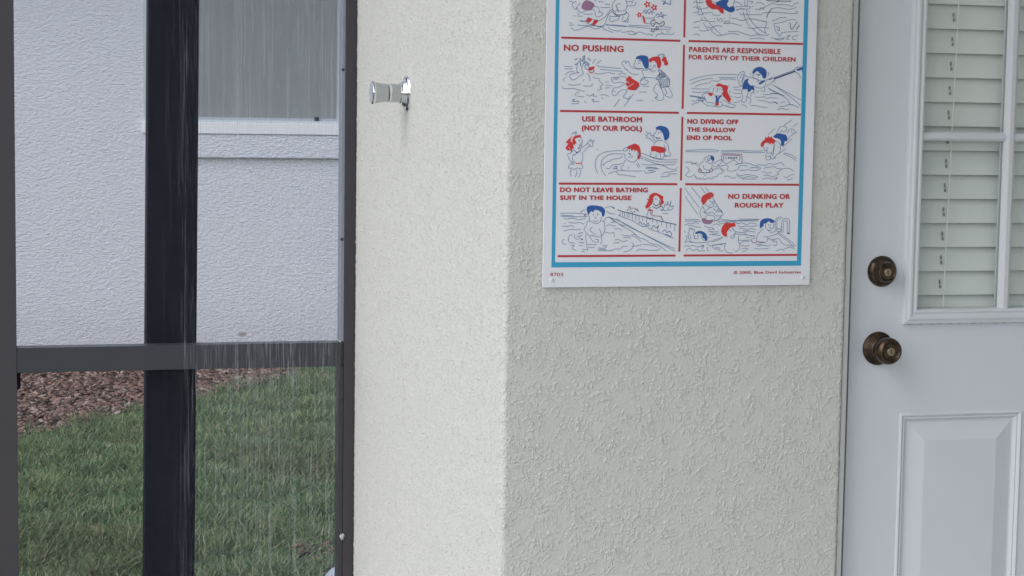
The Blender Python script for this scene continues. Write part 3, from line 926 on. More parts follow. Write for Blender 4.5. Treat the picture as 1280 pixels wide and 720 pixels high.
n 4404,2485 4435,2431 4486,2377
n 3057,2321 3094,2393 3179,2424 3237,2412
B 3133,2375 3161,2375 3181,2340 3143,2327 3129,2357
b 3198,2420 3256,2403 3267,2349 3239,2313 3220,2340 3196,2367
n 3086,2321 3183,2277 3240,2295 3249,2313
n 3058,2312 2983,2257 2975,2186 3005,2123
n 3059,2249 3070,2186 3148,2151 3205,2178 3232,2241 3221,2277
v 3004,2177 2956,2159 2977,2114 3024,2114 3004,2177
v 3177,2151 3224,2188 3235,2134 3187,2119 3177,2151
d 3015,2114 3092,2101 3187,2116
n 3260,2277 3335,2323 3411,2350 3451,2315
n 3252,2215 3338,2233 3413,2297
v 3412,2314 3418,2440 3476,2459 3775,2452 3814,2426 3817,2300 3760,2281
v 3450,2333 3457,2423 3486,2437 3746,2429 3776,2407 3768,2335
n 3431,2315 3509,2279 3586,2307 3662,2343 3741,2281 3683,2254 3779,2281
n 2705,2291 2800,2301 2858,2274 2934,2293
n 2707,2220 2785,2149 2739,2095 2711,2059 2788,2024 2901,2078
n 2820,2256 2877,2275 2954,2239
n 2883,2024 2912,2042 2923,1989 2979,2007 2999,1980 3056,2007 3095,1980 3171,2008 3210,1990 3257,2008
n 3074,2061 3112,2043
n 3244,2152 3319,2188 3396,2189 3437,2117 3361,2081 3323,2036 3247,2026
n 3337,2260 3376,2224 3491,2252 3549,2226 3532,2154 3609,2136 3744,2173 3761,2227 3858,2246 3936,2229
n 3406,2180 3455,2162 3475,2117
n 3760,2272 3837,2291 3973,2283 4090,2239 4167,2266 4285,2249 4361,2286 4479,2269 4595,2306 4675,2243
n 3783,2146 3937,2165 4054,2148 4170,2167 4188,2212 4110,2221
n 3975,2193 4052,2211 4150,2194
n 4267,2186 4325,2213 4480,2223 4520,2197 4618,2197
n 4220,2122 4288,2132 4328,2105 4425,2123
n 4523,2106 4619,2179 4716,2198 4795,2189 4875,2141
n 3717,2101 3785,2056 3901,2075 4018,2067 4135,2040 4116,2013 3941,2039 3864,2012 3786,2029 3718,2065
n 3477,2037 3554,2046 3632,2010 3709,2020
n 3826,1993 3981,1994 4098,1986
n 4261,2059 4329,2069 4447,2042 4563,2088 4562,2106
n 4234,1987 4330,2014 4448,1997 4545,2025 4488,1970
n 4662,2043 4741,2026 4798,2071 4886,2090
n 4732,1980 4801,1990 4849,2017
V7
n 304,1350 590,1354 812,1333
n 305,1302 499,1288 831,1297
n 333,1315 554,1306
n 370,1262 444,1244 499,1262 592,1253 666,1235 795,1262
n 464,1191 575,1173 667,1182 760,1156
n 336,1121 428,1112 520,1129 576,1103
n 375,1024 466,1050 540,1059 614,1050 706,1067
n 381,1170 409,1165
b 821,1368 806,1447 865,1492 994,1492 1106,1466 1160,1404 1147,1315 1110,1288 1090,1359 1033,1404 959,1412 932,1368 904,1395 858,1350 850,1306
n 868,1297 860,1235 926,1182 1019,1164 1074,1209 1092,1280
d 932,1341 938,1315
d 1016,1350 1020,1315
n 961,1280 984,1262 998,1288
n 935,1226 982,1200 1028,1226
n 879,1209 824,1200 807,1120 762,1067 819,979 866,934
n 1093,1209 1149,1191 1150,1129 1167,1067 1135,978 1080,916
n 866,934 931,943 1006,925 1080,916
n 928,1102 873,1049 930,996 968,960
n 1040,1067 1078,1031 1098,942
d 992,975 1001,967
n 800,979 802,872 832,766
n 866,934 933,845 1026,818 1044,863 969,881
n 1099,907 1110,836 1074,783
n 832,783 1009,774
n 814,766 843,677
n 842,730 972,726
n 1038,721 1159,711 1214,773
n 1039,667 1309,666
n 1121,756 1195,755
n 1038,694 1197,684
B 643,970 707,996 745,988
B 635,926 727,943
B 663,890 747,881 710,864
B 674,819 766,810
n 396,873 350,856 360,803 434,785
n 551,961 487,944 469,873 489,820 600,811
n 597,961 580,908 654,864
n 665,766 749,757
n 508,767 582,767 537,714 621,669
n 732,695 843,686
n 723,660 788,642
n 682,1368 773,1421
n 700,1371 718,1394
d 757,1297 793,1341
n 1162,1457 1274,1475 1340,1448
d 1293,1461 1340,1439
n 1201,1377 1239,1351
n 1201,1386 1230,1359 1361,1333
n 1130,1200 1203,1280 1297,1244 1336,1191
n 1188,1129 1262,1138 1375,1111
n 1280,1182 1373,1191 1449,1146 1562,1119
n 1338,1066 1450,1066 1489,1022
n 1172,1004 1265,986 1340,995 1341,924
n 1278,1262 1487,1120 1600,1066 1715,994 1829,905 1943,869 2058,797 2210,761 2365,652
n 1231,1288 1523,1173 1865,994 2247,796 2536,651
n 1372,1262 1599,1119 1903,976 2247,814 2531,696
n 1490,959 1565,941 1716,932 1773,905 1869,833
n 1678,959 1753,959 1791,923
n 1361,862 1436,870 1512,834 1605,852
n 1325,799 1418,817 1438,790
n 1510,906 1641,905 1660,888
n 1300,666 1383,701 1440,692 1532,745 1607,745
n 1534,638 1609,656 1702,709 1719,780 1681,816
n 1908,780 2078,761 2192,725
n 1779,646 1853,690 2023,672 2193,671 2249,716
n 1682,745 1795,753 1889,780
d 1396,1418 1613,1354 1953,1280 2276,1199 2553,1145
n 1427,1315 1559,1262 1710,1208 1824,1137
n 1408,1324 1436,1297
n 1453,1377 1449,1315
n 1500,1377 1492,1315
n 1538,1360 1530,1289
n 1585,1342 1586,1280
n 1628,1333 1624,1271
n 1689,1324 1691,1235
n 1755,1315 1757,1217
n 1821,1298 1819,1208
n 1896,1289 1889,1208
n 1972,1262 1965,1173
n 2086,1235 2087,1173
n 2171,1217 2173,1146
n 2257,1199 2255,1119
n 2362,1172 2364,1074
n 2438,1163 2430,1083
n 2524,1145 2518,1020
n 1584,1386 1602,1431 1649,1422 1705,1449 1762,1413 1809,1387
v 1602,1449 1638,1475 1658,1440
v 1742,1440 1790,1422 1800,1387
d 1659,1395 1669,1369
d 1725,1395 1735,1365
d 1678,1360 1707,1354
n 1585,1365 1631,1365
B 1815,1146 1842,1199 1881,1146 1918,1164 1956,1128 2002,1173 2013,1119 1900,1110 1834,1128
B 2062,1065 2107,1128 2156,1083 2202,1128 2184,1065 2205,1011
B 2280,1011 2336,1047 2366,993 2413,1020 2462,975 2434,921 2376,957 2320,957
n 1995,1083 2052,1056 2262,984 2502,885
r 1949,1440 1939,1485 1975,1538 1956,1556 1994,1565 1964,1627 2002,1610 2010,1672 2075,1722 2150,1726 2227,1691 2284,1655 2276,1601 2302,1557 2250,1503 2213,1485 2239,1566 2209,1628 2151,1681 2095,1654 2078,1583 2061,1521 2033,1494 2005,1458
n 2086,1637 2089,1530 2156,1494 2202,1521 2219,1601
B 2134,1628 2125,1601
B 2162,1619 2163,1592
d 2098,1530 2156,1485 2239,1566
d 2081,1476 2157,1444 2241,1485
n 2043,1467 2006,1414 1971,1315 1963,1262
r 1987,1426 2072,1419 2082,1401 1997,1396
v 2035,1387 2056,1315
v 2082,1405 2080,1315 2255,1298
d 2241,1485 2289,1450 2262,1405 2233,1423
d 2236,1307 2295,1208
n 1972,1262 2029,1244 2085,1280
n 2281,1405 2366,1414 2402,1468
n 2272,1351 2386,1351
n 2308,1459 2325,1530 2364,1494 2362,1575 2402,1495 2438,1584 2421,1477 2487,1495 2460,1432 2385,1405
V8
n 2698,1817 2993,1460
n 2831,1836 3031,1613
n 2711,1666 2973,1326
n 3012,1837 3110,1726
n 3107,1837 3455,1353
n 2712,1236 2998,1236
n 2713,1209 3037,1205
n 3439,1236 3768,1218 4194,1236
n 3363,1205 3768,1209 4175,1209
n 3786,1245 3999,1245 4194,1241
r 3068,1505 3038,1568 3018,1568 3031,1604 3048,1667 3101,1703 3196,1744 3263,1721 3275,1658 3236,1658 3218,1626 3151,1604 3133,1568 3109,1550 3087,1514
n 3109,1550 3135,1496 3222,1461 3278,1506 3295,1605
B 3209,1586 3229,1550
B 3257,1577 3258,1551
n 3183,1506 3231,1506
n 3239,1551 3268,1524
n 3068,1487 3022,1424 3015,1335 3045,1263
n 3068,1487 3120,1335
n 3119,1371 3165,1434 3241,1470
n 3139,1335 3224,1371 3292,1353 3312,1317
n 3113,1245 3140,1299 3245,1317 3304,1281 3296,1209 3381,1245
n 3139,1353 3071,1371
n 3299,1470 3356,1488 3376,1452 3339,1398 3300,1407 3280,1452
n 3320,1371 3378,1380 3435,1389 3466,1326 3418,1299 3381,1245 3410,1245 3447,1317
n 3348,1407 3415,1416 3455,1380
n 3302,1326 3361,1299 3399,1317
n 3286,1209 3363,1218
p2 3051,1254 3109,1259 3171,1227 3276,1236 3258,1182 3211,1155 3125,1155 3066,1187
n 2715,1129 2790,1164 2847,1155 2942,1182 3000,1155
n 2772,1128 2867,1119 3040,1083
n 3097,1119 3194,1083 3251,1092 3310,1047
n 3269,1128 3345,1155 3423,1119
n 2869,1039 2830,1084 2802,1066 2812,1030 2785,976 2806,886 2836,832 2971,805 3162,813
n 2869,1039 2897,1065 2908,1030 2890,976 2911,904
n 2821,1066 2849,1075 2869,1048
n 2814,976 2845,868
n 2737,994 2708,1030
n 2738,940 2768,904 2741,832
n 2713,815 2798,823 2875,805
B 2929,940 2911,886 2988,877
B 2967,940 2997,904
n 2987,940 3015,957
n 3034,957 3054,903 3104,849 3161,840
b 2929,967 2937,1003 3013,1026 3090,1008 3149,957 3170,867 3139,835 3113,876 3074,903 3063,957 3014,979 2967,972
n 3160,903 3217,903
n 3176,1011 3272,1011
n 3197,957 3388,984
n 3254,957 3428,938
n 3175,1047 3290,1056
n 3234,1002 3388,1011
n 3467,902 3392,857 3296,831 3200,831 3182,777 3241,741 3288,767 3327,758 3394,776 3547,794
n 3486,911 3276,849
r 3446,993 3444,1056 3471,1119 3528,1173 3634,1169 3707,1173 3722,1109 3665,1100 3626,1086 3589,1046 3552,992 3563,938 3525,920 3486,938
n 3665,1091 3676,1046 3735,1010 3717,956 3699,902 3651,884 3631,920 3688,938 3706,992
B 3618,1037 3638,1010
B 3675,1064 3691,1046
n 3563,938 3554,902
n 3736,965 3852,956 4047,937 4125,919
n 3778,856 3875,847 4030,855
n 3795,938 3788,847 3819,756 3802,666 3725,639
n 3528,794 3520,721 3542,649 3610,613 3687,612
d 3691,681 3699,674
n 4028,901 4066,937 4106,891 4049,864 4060,828
v 4049,855 4080,801 4148,810 4157,837
n 3819,775 3895,829 4011,828
n 3838,756 3936,738 4013,756
n 3860,684 3976,701 3957,665 3881,629
n 2706,725 2743,752 2820,742 2895,760 2973,724 3087,750
B 3039,741 3106,759 3069,687
n 2745,653 2820,706 2898,661 2974,688 3013,651 3128,660
n 3184,723 3175,669 3205,651
n 3279,759 3290,704 3395,713 3435,686
n 3308,758 3394,776 3490,758
n 3319,677 3396,686 3416,650 3493,658
n 3383,1191 3441,1155 3537,1182 3691,1191 3769,1164
n 3750,1155 3846,1173 3944,1145 4040,1172 4138,1154
n 3770,1118 3848,1100 3945,1118 4023,1100 4178,1127
n 3791,1064 3868,1073 3966,1046 4043,1064 4141,1046
n 3735,1010 3851,992 3967,1010
n 3870,1028 4006,1019 4123,1000
b 4218,1073 4212,1163 4243,1227 4310,1254 4388,1259 4467,1236 4517,1199 4469,1172 4420,1181 4399,1209 4361,1187 4323,1158 4290,1163 4285,1118 4247,1091
n 4287,1063 4220,1009 4164,937 4147,837
n 4332,1172 4324,1100 4365,1045 4424,1036 4490,1100 4489,1163
B 4382,1145 4388,1118
B 4431,1145 4431,1118
d 4403,1091 4432,1081
n 4365,1045 4455,991 4551,1045 4559,1081
n 4398,918 4534,954 4611,1008
n 4281,909 4379,909 4371,845 4333,800
p2 4196,813 4333,805 4304,795 4206,799
n 4147,828 4323,809
n 4549,1099 4580,1045 4618,1072 4630,1008 4552,1018
n 4521,1045 4526,1208 4554,1263 4622,1285 4672,1263
n 4559,1090 4556,1208 4584,1245 4633,1245
n 4654,990 4649,1172 4692,1245 4760,1254 4811,1208 4818,972
n 4686,990 4684,1172 4712,1208 4752,1208 4772,1172 4773,972
D 4772,981 4812,975
n 4573,972 4753,853 4924,707
n 4591,999 4792,862 4963,734
n 4360,891 4478,863 4575,881 4615,863 4676,790 4756,753 4913,743
n 4479,809 4557,827 4559,754 4481,754
n 4439,854 4479,836 4517,854
n 4169,737 4286,755 4403,736 4422,772
n 4112,701 4210,682 4327,691 4405,682
n 4149,773 4266,764
n 4543,644 4679,680 4720,635
n 4718,680 4835,716 4925,679
n 3891,974 3969,955
n 3931,901 4009,901
"""
def smooth_poly(p, closed):
    n = len(p)
    if n < 3: return p
    out = []; q = p; rngi = range(n) if closed else range(n-1)
    for i in rngi:
        if closed: a, b, c, d = q[i-1], q[i], q[(i+1) % n], q[(i+2) % n]
        else: a, b, c, d = q[max(i-1,0)], q[i], q[i+1], q[min(i+2, n-1)]
        for k in range(4):
            t = k/4
            out.append(tuple(.5*((2*b[j])+(-a[j]+c[j])*t+(2*a[j]-5*b[j]+4*c[j]-d[j])*t*t+(-a[j]+3*b[j]-3*c[j]+d[j])*t**3) for j in (0, 1)))
    if not closed: out.append(p[-1])
    return out
def illustration(lines):
    ms = {}; LW = {'n':.00075,'d':.0011,'B':.0009,'R':.0013,'W':.0008,'v':.0010,'D':.0021,'H':.0}
    MT = {'n':'line','d':'navy','B':'blue','R':'redf','W':'plastic','v':'plum','D':'navy','h':'hatch','r':'redf','b':'blue','p':'mauve','w':'plastic'}
    lift = {'p':.00024,'b':.00026,'r':.00028,'w':.00046,'W':.00046,'n':.00036,'d':.00038,'B':.00034,'R':.00040,'v':.00037,'D':.00039}
    for ln in lines:
        c, rest = ln.split(' ', 1); c = 'p' if c == 'p2' else c
        p = [tuple(float(u)*1e-4 for u in q.split(',')) for q in rest.split()]
        if c == 'H':                                                # hatching of the printed bathing suit
            x0, x1 = min(q[0] for q in p), max(q[0] for q in p); z0, z1 = min(q[1] for q in p), max(q[1] for q in p)
            for k in range(5):
                f = (k+.5)/5; a = (x0+(x1-x0)*f-.0015, z0+.001); b = (x0+(x1-x0)*f+.0015, z1-.001)
                ribbon(ms.setdefault('h', MB()), [a, b], .0004, lift['B'])
                a = (x0+.001, z0+(z1-z0)*f); b = (x1-.001, z0+(z1-z0)*f+.001); ribbon(ms['h'], [a, b], .0004, lift['B'])
            continue
        m = ms.setdefault(c, MB())
        if c in 'rbpw':
            q = p if c == 'w' else smooth_poly(p, True)
            vo, _, fo, *_ = delaunay_2d_cdt([Vector(u) for u in q], [], [list(range(len(q)))], 1, 1e-7)
            b = len(m.v); m.v += [P2(u[0], u[1], lift[c]) for u in vo]; m.f += [tuple(b+k for k in f) for f in fo]
        else: ribbon(m, smooth_poly(p, False), LW[c]*.5*1.18, lift[c])
    V, F, I, mats = [], [], [], []
    for c, m in ms.items():
        if not m.f: continue
        b = len(V); V += m.v; F += [tuple(b+i for i in f) for f in m.f]; I += [len(mats)]*len(m.f); mats.append(M[MT[c]])
    me = bpy.data.meshes.new('illustration'); me.from_pydata(V, [], F); me.update()
    for q in mats: me.materials.append(q)
    me.polygons.foreach_set('material_index', I)
    tag(link('illustration', me, None, pl), kind='stuff')
def ribbon(m, p, hw, lift):
    b = len(m.v); n = len(p)
    for i in range(n):
        a = p[max(i-1, 0)]; c = p[min(i+1, n-1)]; dx, dz = c[0]-a[0], c[1]-a[1]; L = math.hypot(dx, dz) or 1
        nx, nz = -dz/L*hw, dx/L*hw
        m.v.append(P2(p[i][0]+nx, p[i][1]+nz, lift)); m.v.append(P2(p[i][0]-nx, p[i][1]-nz, lift))
    for i in range(n-1): m.f.append((b+2*i, b+2*i+1, b+2*i+3, b+2*i+2))
for blk in ART.split('V')[1:]:
    illustration([l for l in blk.split('\n')[1:] if l.strip()])
for x in (.0172, .5120):
    sc = MB().lathe([(0,.0042),(.0007,.0042),(.0011,.0036),(.0011,.0020)], P2(x, .0140, 0), (0,-1,0), 24).build('washer', M['plastic'], pl); auto_smooth(sc)
    hd = MB().lathe([(.0011,.0021),(.0018,.0019),(.0021,.0012),(.0016,.0006),(.0016,0)], P2(x, .0140, 0), (0,-1,0), 20).build('screw', M['chrome'], pl); auto_smooth(hd)

# ---------------------------------------------------------------- chrome knob on the return wall
kx, ky, kz = CX, 4.146, 1.3964
kn = empty('chrome_wall_knob', (kx, ky, kz), 'small chrome valve knob on round flange, sticking out of the stucco', 'knob')
def kl(name, prof, mat): return auto_smooth(MB().lathe([(d*.001, r*.001) for d, r in prof], (kx, ky, kz), (-1,0,0), 64).build(name, M[mat], kn), 25)
kl('flange', [(-2,38.5),(0,39.4),(2.5,39.6),(4.5,38.4),(6,35.5),(6.8,32.5),(7.2,30.5),(9.5,29),(10.5,27.5),(12.5,26.5),(14,25),(14.5,23.5),(17.5,23),(18.5,21.5),(18.5,0)], 'chrome')
kl('stem', [(18,20.5),(24,20.2),(39,20.8),(40,20)], 'satin')
kl('collar', [(39,20.5),(40,21),(43,20.8),(44,19.4),(44,0)], 'chrome')
kl('grip', [(45.5,0),(45.5,19),(46.5,20),(60,21.5),(74,24),(76,24.6)], 'satin')
kl('end_cap', [(75.5,24.8),(76.5,25.4),(79,25.6),(81,25),(82.2,23),(82.6,18),(82.8,0)], 'chrome')

# ---------------------------------------------------------------- screen enclosure
en = empty('screen_enclosure', (0, YS, 0), 'dark bronze screen frame with mid rail and wet insect mesh', 'screen frame')
MB().box(-.012, .0498, YS-.0, YS+.05, 0, 2.6, .0015).build('post', M['bronze_paint'], en)
po = MB().box(.8617, .8880, YS-.001, YS+.05, 0, 2.6, .0012).build('post', M['bronze_paint'], en)
MB().box(.8525, .8615, YS+.004, YS+.05, .7640+.004, 2.6, .001).build('channel', M['channel'], en)['label'] = 'light grey channel strip'
MB().box(.8490, .8615, YS+.004, YS+.05, 0, .704, .001).build('channel', M['rail'], en)
rl = MB().box(.0502, .8532, YS+.0005, YS+.05, .7040, .7655, .0012)
rl.build('rail', M['rail'], en)
MB().box(.0502, .0585, YS+.006, YS+.03, .664, .7035).build('bracket', M['dark'], en)
MB().box(.0502, .8520, YS+.018, YS+.0185, .7657, 2.6).build('screen_panel', M['screen'], en)
MB().box(.0502, .8520, YS+.018, YS+.0185, 0.0, .7038).build('screen_panel', M['screen'], en)
MB().box(-3.0, .8905, YS, YS+.05, 2.6, 2.66).build('top_beam', M['bronze_paint'], en)
MB().box(-3.0, -.013, YS+.018, YS+.0185, 0, 2.6).build('screen_panel', M['screen'], en)
for z in (1.03, 1.46, .62): 
    auto_smooth(MB().lathe([(0,.0042),(.0016,.0040),(.0026,.0025),(.0028,0)], (.8545, YS+.0045, z), (0,-1,0), 14).build('screw', M['rail'], en))
cb = bmesh.new(); bmesh.ops.create_icosphere(cb, subdivisions=3, radius=.0075)
for v in cb.verts: v.co = Vector((.8585, YS-.002, .2594)) + Vector((v.co.x*.8, v.co.y*.6, v.co.z*1.15))*(1+.25*math.sin(v.co.x*900+v.co.z*700))
m = MB(); m.bm(cb); m.build('caulk_blob', M['caulk'], en, True)
# ragged brown bead of sealant between post and stucco
sb = MB(); zz = 0.1; b0 = 0; rows = []
while zz < 2.5:
    w = .0022+.0014*rng.random()+(.0018 if rng.random() > .86 else 0); rows.append((zz, w)); zz += .0035+.004*rng.random()
for z, w in rows: sb.v += [(.8876, YS-.0012, z), (.8876+w, YS-.004-w*.5, z), (.8915+w*.6, YS-.0045, z), (.8945, YS+.002, z)]
for i in range(len(rows)-1):
    for k in range(3): sb.f.append((i*4+k, i*4+k+1, i*4+k+5, i*4+k+4))
sb.build('sealant_bead', M['rust'], en)

# ---------------------------------------------------------------- dark downspout behind the rail
ds = empty('dark_downspout', (.43, 4.9, GZ), 'wide near-black square pipe standing behind the grey rail, streaked with rain', 'downspout')
def prism(z0, z1, w0, w1, mat, name, par, yy=(4.9, 4.985)):
    bm = bmesh.new()
    q = [bm.verts.new((x, y, z)) for z, w in ((z0, w0), (z1, w1)) for x, y in ((w[0], yy[0]), (w[1], yy[0]), (w[1], yy[1]), (w[0], yy[1]))]
    for f in ((3,2,1,0),(4,5,6,7),(0,1,5,4),(1,2,6,5),(2,3,7,6),(3,0,4,7)): bm.faces.new([q[i] for i in f])
    bmesh.ops.bevel(bm, geom=[e for e in bm.edges if abs(e.verts[0].co.z-e.verts[1].co.z) > .1], offset=.006, segments=3, affect='EDGES', profile=.5)
    m = MB(); m.bm(bm); return auto_smooth(m.build(name, mat, par), 40)
sl_ = (.3818-.3677)/1.48
fx = lambda z: (.3677+(z-.1466)*sl_, .4963+(z-.1466)*sl_*.9)
prism(GZ, 2.55, fx(GZ), fx(2.55), M['dark'], 'pipe', ds)
for z in (.02, 2.2):
    a = fx(z); MB().box(a[0]-.003, a[1]+.003, 4.896, 4.99, z, z+.03, .001).build('strap', M['dark'], ds)

# ---------------------------------------------------------------- grey pipe elbow low by the post
pp = empty('grey_pipe', (1.03, 5.6, GZ), 'pale blue-grey plastic pipe elbow near the ground, half hidden by the right post', 'pipe')
pts = []
for k in range(13):
    a = PI - PI/2*k/12; pts.append((1.022+.020*math.cos(a), 5.6, -.092+.020*math.sin(a)))
pts = [(1.002, 5.6, -.22)] + pts + [(1.3, 5.6, -.072)]
o_ = MB().tube(pts, .052, 28).build('elbow', M['pvc'], pp); auto_smooth(o_, 50)
MB().lathe([(0,.052),(0,.058),(.05,.058),(.05,.052)], (1.12, 5.6, -.072), (1,0,0), 28).build('coupling', M['pvc'], pp, True)

# ---------------------------------------------------------------- neighbouring house
YN = 11.1
nh = empty('neighbour_house', (1, YN, GZ), 'bluish white stucco neighbouring house with screened window, seen through the mesh', 'house')
w_ = MB()
WX0, WX1, WZ0, WZ1 = .833, 1.984, 1.295, 2.30
w_.box(-9, WX0, YN, YN+.2, GZ-.2, 2.598).box(WX1, 9, YN, YN+.2, GZ-.2, 2.598).box(WX0, WX1, YN, YN+.2, GZ-.2, WZ0-.003).box(WX0, WX1, YN, YN+.2, WZ1, 2.598)
w_.build('wall', M['nstucco'], nh)
lg = MB(); lg.box(.845, 1.999, YN-.028, YN-.001, 1.0817, 1.219, .006); lg.build('ledge', M['nstucco'], nh)
MB().box(.826, 1.999, YN-.036, YN+.05, 1.2205, 1.2890, .004).build('window_sill', M['white_sill'], nh)
wn = MB().box(WX0, WX0+.028, YN-.006, YN+.06, 1.2905, WZ1).box(1.966, WX1, YN-.006, YN+.06, 1.2905, WZ1).box(WX0+.028, 1.966, YN-.006, YN+.06, 1.2905, 1.3005).box(WX0+.028, 1.966, YN-.006, YN+.06, WZ1-.03, WZ1)
wf = wn.build('window', M['winlight'], nh)
sf = MB().box(WX0+.028, WX0+.05, YN+.012, YN+.03, 1.3005, WZ1-.03).box(1.958, 1.966, YN+.012, YN+.03, 1.3005, WZ1-.03).box(WX0+.05, 1.958, YN+.012, YN+.03, 1.3005, 1.3165)
sf.build('screen_frame', M['winframe'], wf)
MB().box(WX0+.05, 1.958, YN+.020, YN+.024, 1.3165, WZ1-.03).build('pane', M['winmesh'], wf)
MB().box(1.825, 1.851, YN+.004, YN+.014, 1.302, 1.325).build('latch', M['rail'], wf)
rf = MB(); rf.v = [(-9.3,YN-.35,2.68),(9.3,YN-.35,2.68),(9.3,YN-.35,2.78),(-9.3,YN-.35,2.78),(9.3,YN+5,4.6),(-9.3,YN+5,4.6),(9.3,YN+5,4.5),(-9.3,YN+5,4.5)]
rf.f = [(0,1,2,3),(3,2,4,5),(1,0,7,6),(0,3,5,7),(2,1,6,4)]
rf.build('roof', M['shingle'], nh)
MB().box(-9.28, 9.28, YN-.335, YN+.25, 2.60, 2.672).build('soffit', M['white_sill'], nh)
MB().box(-9.3, 9.3, YN-.372, YN-.352, 2.60, 2.79).build('fascia', M['white_sill'], nh)

# ---------------------------------------------------------------- lawn and mulch
BX = [-3, .089, .221, .409, .705, .964, 1.223, 1.491, 1.685, 1.928, 2.4, 5]; BY = [8.2, 8.45, 8.58, 8.88, 9.26, 9.45, 9.77, 10.18, 10.57, 10.9, 11.1, 11.1]
def edge_y(x): return np.interp(x, BX, BY)
def grass():
    N = 240000
    y = 5.0+6.2*rng.random(N)**1.15; half = .35+.0*y
    x = np.where(rng.random(N) < .72, .0+(rng.random(N)*.30-.02)*y, -1.6+4.6*rng.random(N))
    wob = .07*np.sin(x*17)+.05*np.sin(x*41+1)+.10*rng.standard_normal(N)*.6
    keep = (y < edge_y(x)+wob) & ~((x > .98+.25*(rng.random(N)-.5)) & (y < 6.0) & (rng.random(N) < .75))
    x, y = x[keep], y[keep]; n = len(x)
    clump = np.sin(x*9+np.sin(y*7)*1.3)*np.sin(y*8+np.cos(x*6))
    h = (.040+.045*rng.random(n))*(1+.3*clump); w = .0019+.0022*rng.random(n)
    lean = .25+.85*rng.random(n); az = rng.random(n)*2*PI
    dx, dy = np.cos(az), np.sin(az); fa = rng.random(n)*PI
    px, py = np.cos(fa), np.sin(fa)
    def pt(t, s):
        off = h*lean*t**1.8
        return np.c_[x+dx*off+px*w*s, y+dy*off+py*w*s, GZ+h*t*(1-.35*lean*t)]
    V = np.stack([pt(0,-1), pt(0,1), pt(.5,.85), pt(.5,-.85), pt(.85,.45), pt(.85,-.45), pt(1,.05), pt(1,-.05)], 1)
    b = np.arange(n)[:, None]*8
    F = np.concatenate([b+np.array([[0,1,2,3]]), b+np.array([[3,2,4,5]]), b+np.array([[5,4,6,7]])], 1).reshape(-1, 4)
    me = np_mesh('lawn_grass', V.reshape(-1, 3), F)
    r = rng.random(n); g = .85+.45*rng.random(n)
    patch = .5+.5*np.sin(x*5.3+2*np.sin(y*2.1))*np.sin(y*4.1+1.7*np.sin(x*3.3)); pt_ = patch[:,None]; gg = g[:,None]*1.2
    col = gg*(np.array([[.175,.225,.115]])*(1-pt_)+np.array([[.135,.215,.100]])*pt_)
    m1 = r > .80; col[m1] = np.c_[.25*g[m1], .30*g[m1], .19*g[m1]]
    m2 = r > .945; col[m2] = np.c_[.40*g[m2], .36*g[m2], .24*g[m2]]
    m3 = r < .22; col[m3] = np.c_[.085*g[m3], .13*g[m3], .085*g[m3]]
    dry = (np.sin(x*3.1+1)*np.sin(y*2.3) > .55); col[dry] = col[dry]*.7+np.array([.13,.11,.06])*.3
    set_cols(me, np.repeat(col, 3, axis=0), 4)
    tag(link('lawn_grass', me, mat_attr('grass_blades', .5, .25, .3)), 'rain-soaked green grass growing in front of the mulch bed', 'grass', kind='stuff')
grass()
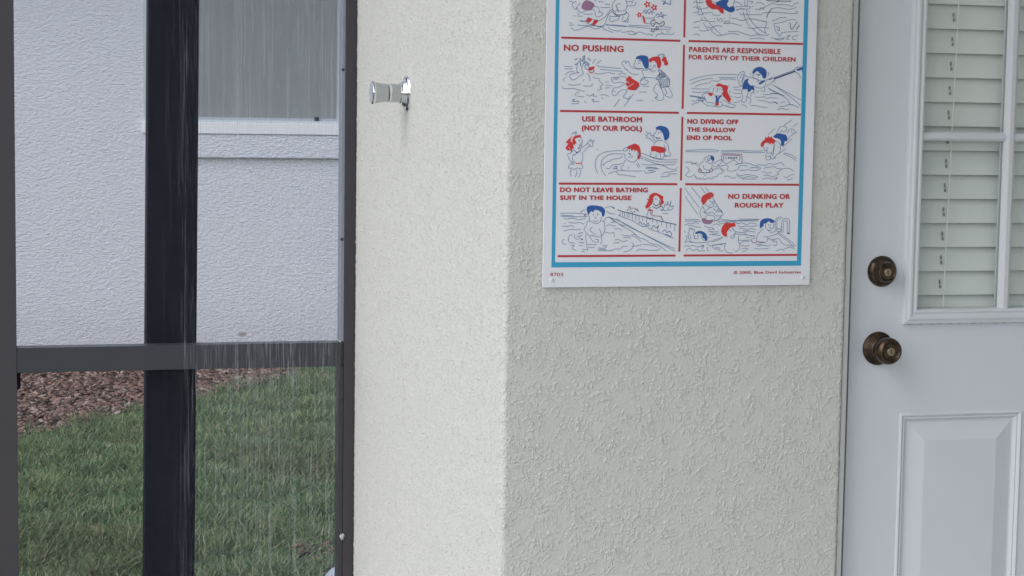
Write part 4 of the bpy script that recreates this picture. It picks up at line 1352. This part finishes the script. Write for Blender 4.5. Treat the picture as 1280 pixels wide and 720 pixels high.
def mulch():
    N = 34000
    x = np.where(rng.random(N) < .62, -.3+2.7*rng.random(N), -2.9+5.6*rng.random(N)); y = edge_y(x)+(-.10+(11.12-edge_y(x)+.1)*rng.random(N))
    n2 = 260; x2 = .93+.35*rng.random(n2); y2 = 5.5+.65*rng.random(n2)
    x = np.r_[x, x2]; y = np.r_[y, y2]; n = len(x)
    L = .009+.024*rng.random(n)**1.6; w = L*(.25+.4*rng.random(n)); t = .003+.006*rng.random(n)
    base = np.array([[-1,-.7,0],[1,-1,0],[.8,1,0],[-.9,.8,0],[-.7,-.5,1],[.9,-.6,1],[.6,.7,1],[-.8,.6,1]])
    a = rng.random(n)*PI; ca, sa = np.cos(a), np.sin(a); p = (rng.random(n)-.5)*1.1; cp, sp = np.cos(p), np.sin(p)
    J = base[None]+rng.normal(0, .18, (n, 8, 3))
    X = J[:,:,0]*L[:,None]; Yy = J[:,:,1]*w[:,None]; Z = J[:,:,2]*t[:,None]
    X, Z = X*cp[:,None]-Z*sp[:,None], X*sp[:,None]+Z*cp[:,None]
    V = np.stack([x[:,None]+X*ca[:,None]-Yy*sa[:,None], y[:,None]+X*sa[:,None]+Yy*ca[:,None], GZ+.012+rng.random(n)[:,None]*.022+Z], -1)
    q = np.array([(3,2,1,0),(4,5,6,7),(0,1,5,4),(1,2,6,5),(2,3,7,6),(3,0,4,7)])
    F = (np.arange(n)[:,None,None]*8+q[None]).reshape(-1, 4)
    me = np_mesh('bark_mulch', V.reshape(-1, 3), F)
    g = .60+.75*rng.random(n); r = rng.random(n); col = np.c_[.205*g, .130*g, .108*g]
    m = r > .8; col[m] = np.c_[.34*g[m], .26*g[m], .235*g[m]]
    m = r < .25; col[m] = np.c_[.08*g[m], .052*g[m], .046*g[m]]
    set_cols(me, np.repeat(col, 6, axis=0), 4)
    tag(link('bark_mulch', me, mat_attr('bark', .75, .2)), 'brown bark mulch bed along the foot of the neighbouring house', 'mulch', kind='stuff')
mulch()
def soil():
    t = NT('mulch_soil'); v = t.coord(); t.bsdf(t.mix(t.noise(45, 5, .7, v), (.05,.03,.026), (.12,.075,.06)), .9, 0, .1, t.bump(t.noise(70, 4, .7, v), .02))
    m = MB(); xs = np.linspace(-3, 5, 60)
    for x in xs: m.v += [(x, float(edge_y(x))-.03, GZ+.004), (x, 11.12, GZ+.004)]
    for i in range(59): m.f.append((2*i, 2*i+2, 2*i+3, 2*i+1))
    tag(m.build('mulch_bed', t.m), kind='structure')
soil()

# ---------------------------------------------------------------- rainwater running off the roof edge
def rain():
    m = MB(); xs = [(.55+.29*random.random()) for _ in range(16)]
    def strand(x, y, z, L, r):
        b = len(m.v)
        for f, k in ((0, .25), (.25, .8), (.8, 1), (1, .2)):
            for j in range(4):
                a = j*PI/2+.4; m.v.append((x+math.cos(a)*r*k, y+math.sin(a)*r*k, z+L*(1-f)))
        for i in range(3):
            for j in range(4): m.f.append((b+i*4+j, b+i*4+(j+1)%4, b+i*4+4+(j+1)%4, b+i*4+4+j))
    for k in range(520):
        if random.random() < .55: x = random.choice(xs)+random.gauss(0, .004)
        elif random.random() < .75: x = random.uniform(.50, .85)
        else: x = random.uniform(.45, .53)
        if x > .86: continue
        strand(x*.965, random.uniform(4.56, 4.70), random.uniform(.05, 1.75), random.uniform(.03, .20), random.uniform(.00018, .00042))
    for k in range(160): strand(random.choice(xs[:9])*.965+random.gauss(0, .012) if k % 2 else random.uniform(.44, .80), random.uniform(4.60, 4.72), random.uniform(.66, .76), random.uniform(.03, .10), random.uniform(.00025, .00055))
    tag(m.build('falling_rainwater', M['water'], None, True), 'thin falling threads of rainwater in front of the screen frame', 'rainwater', kind='stuff')
rain()
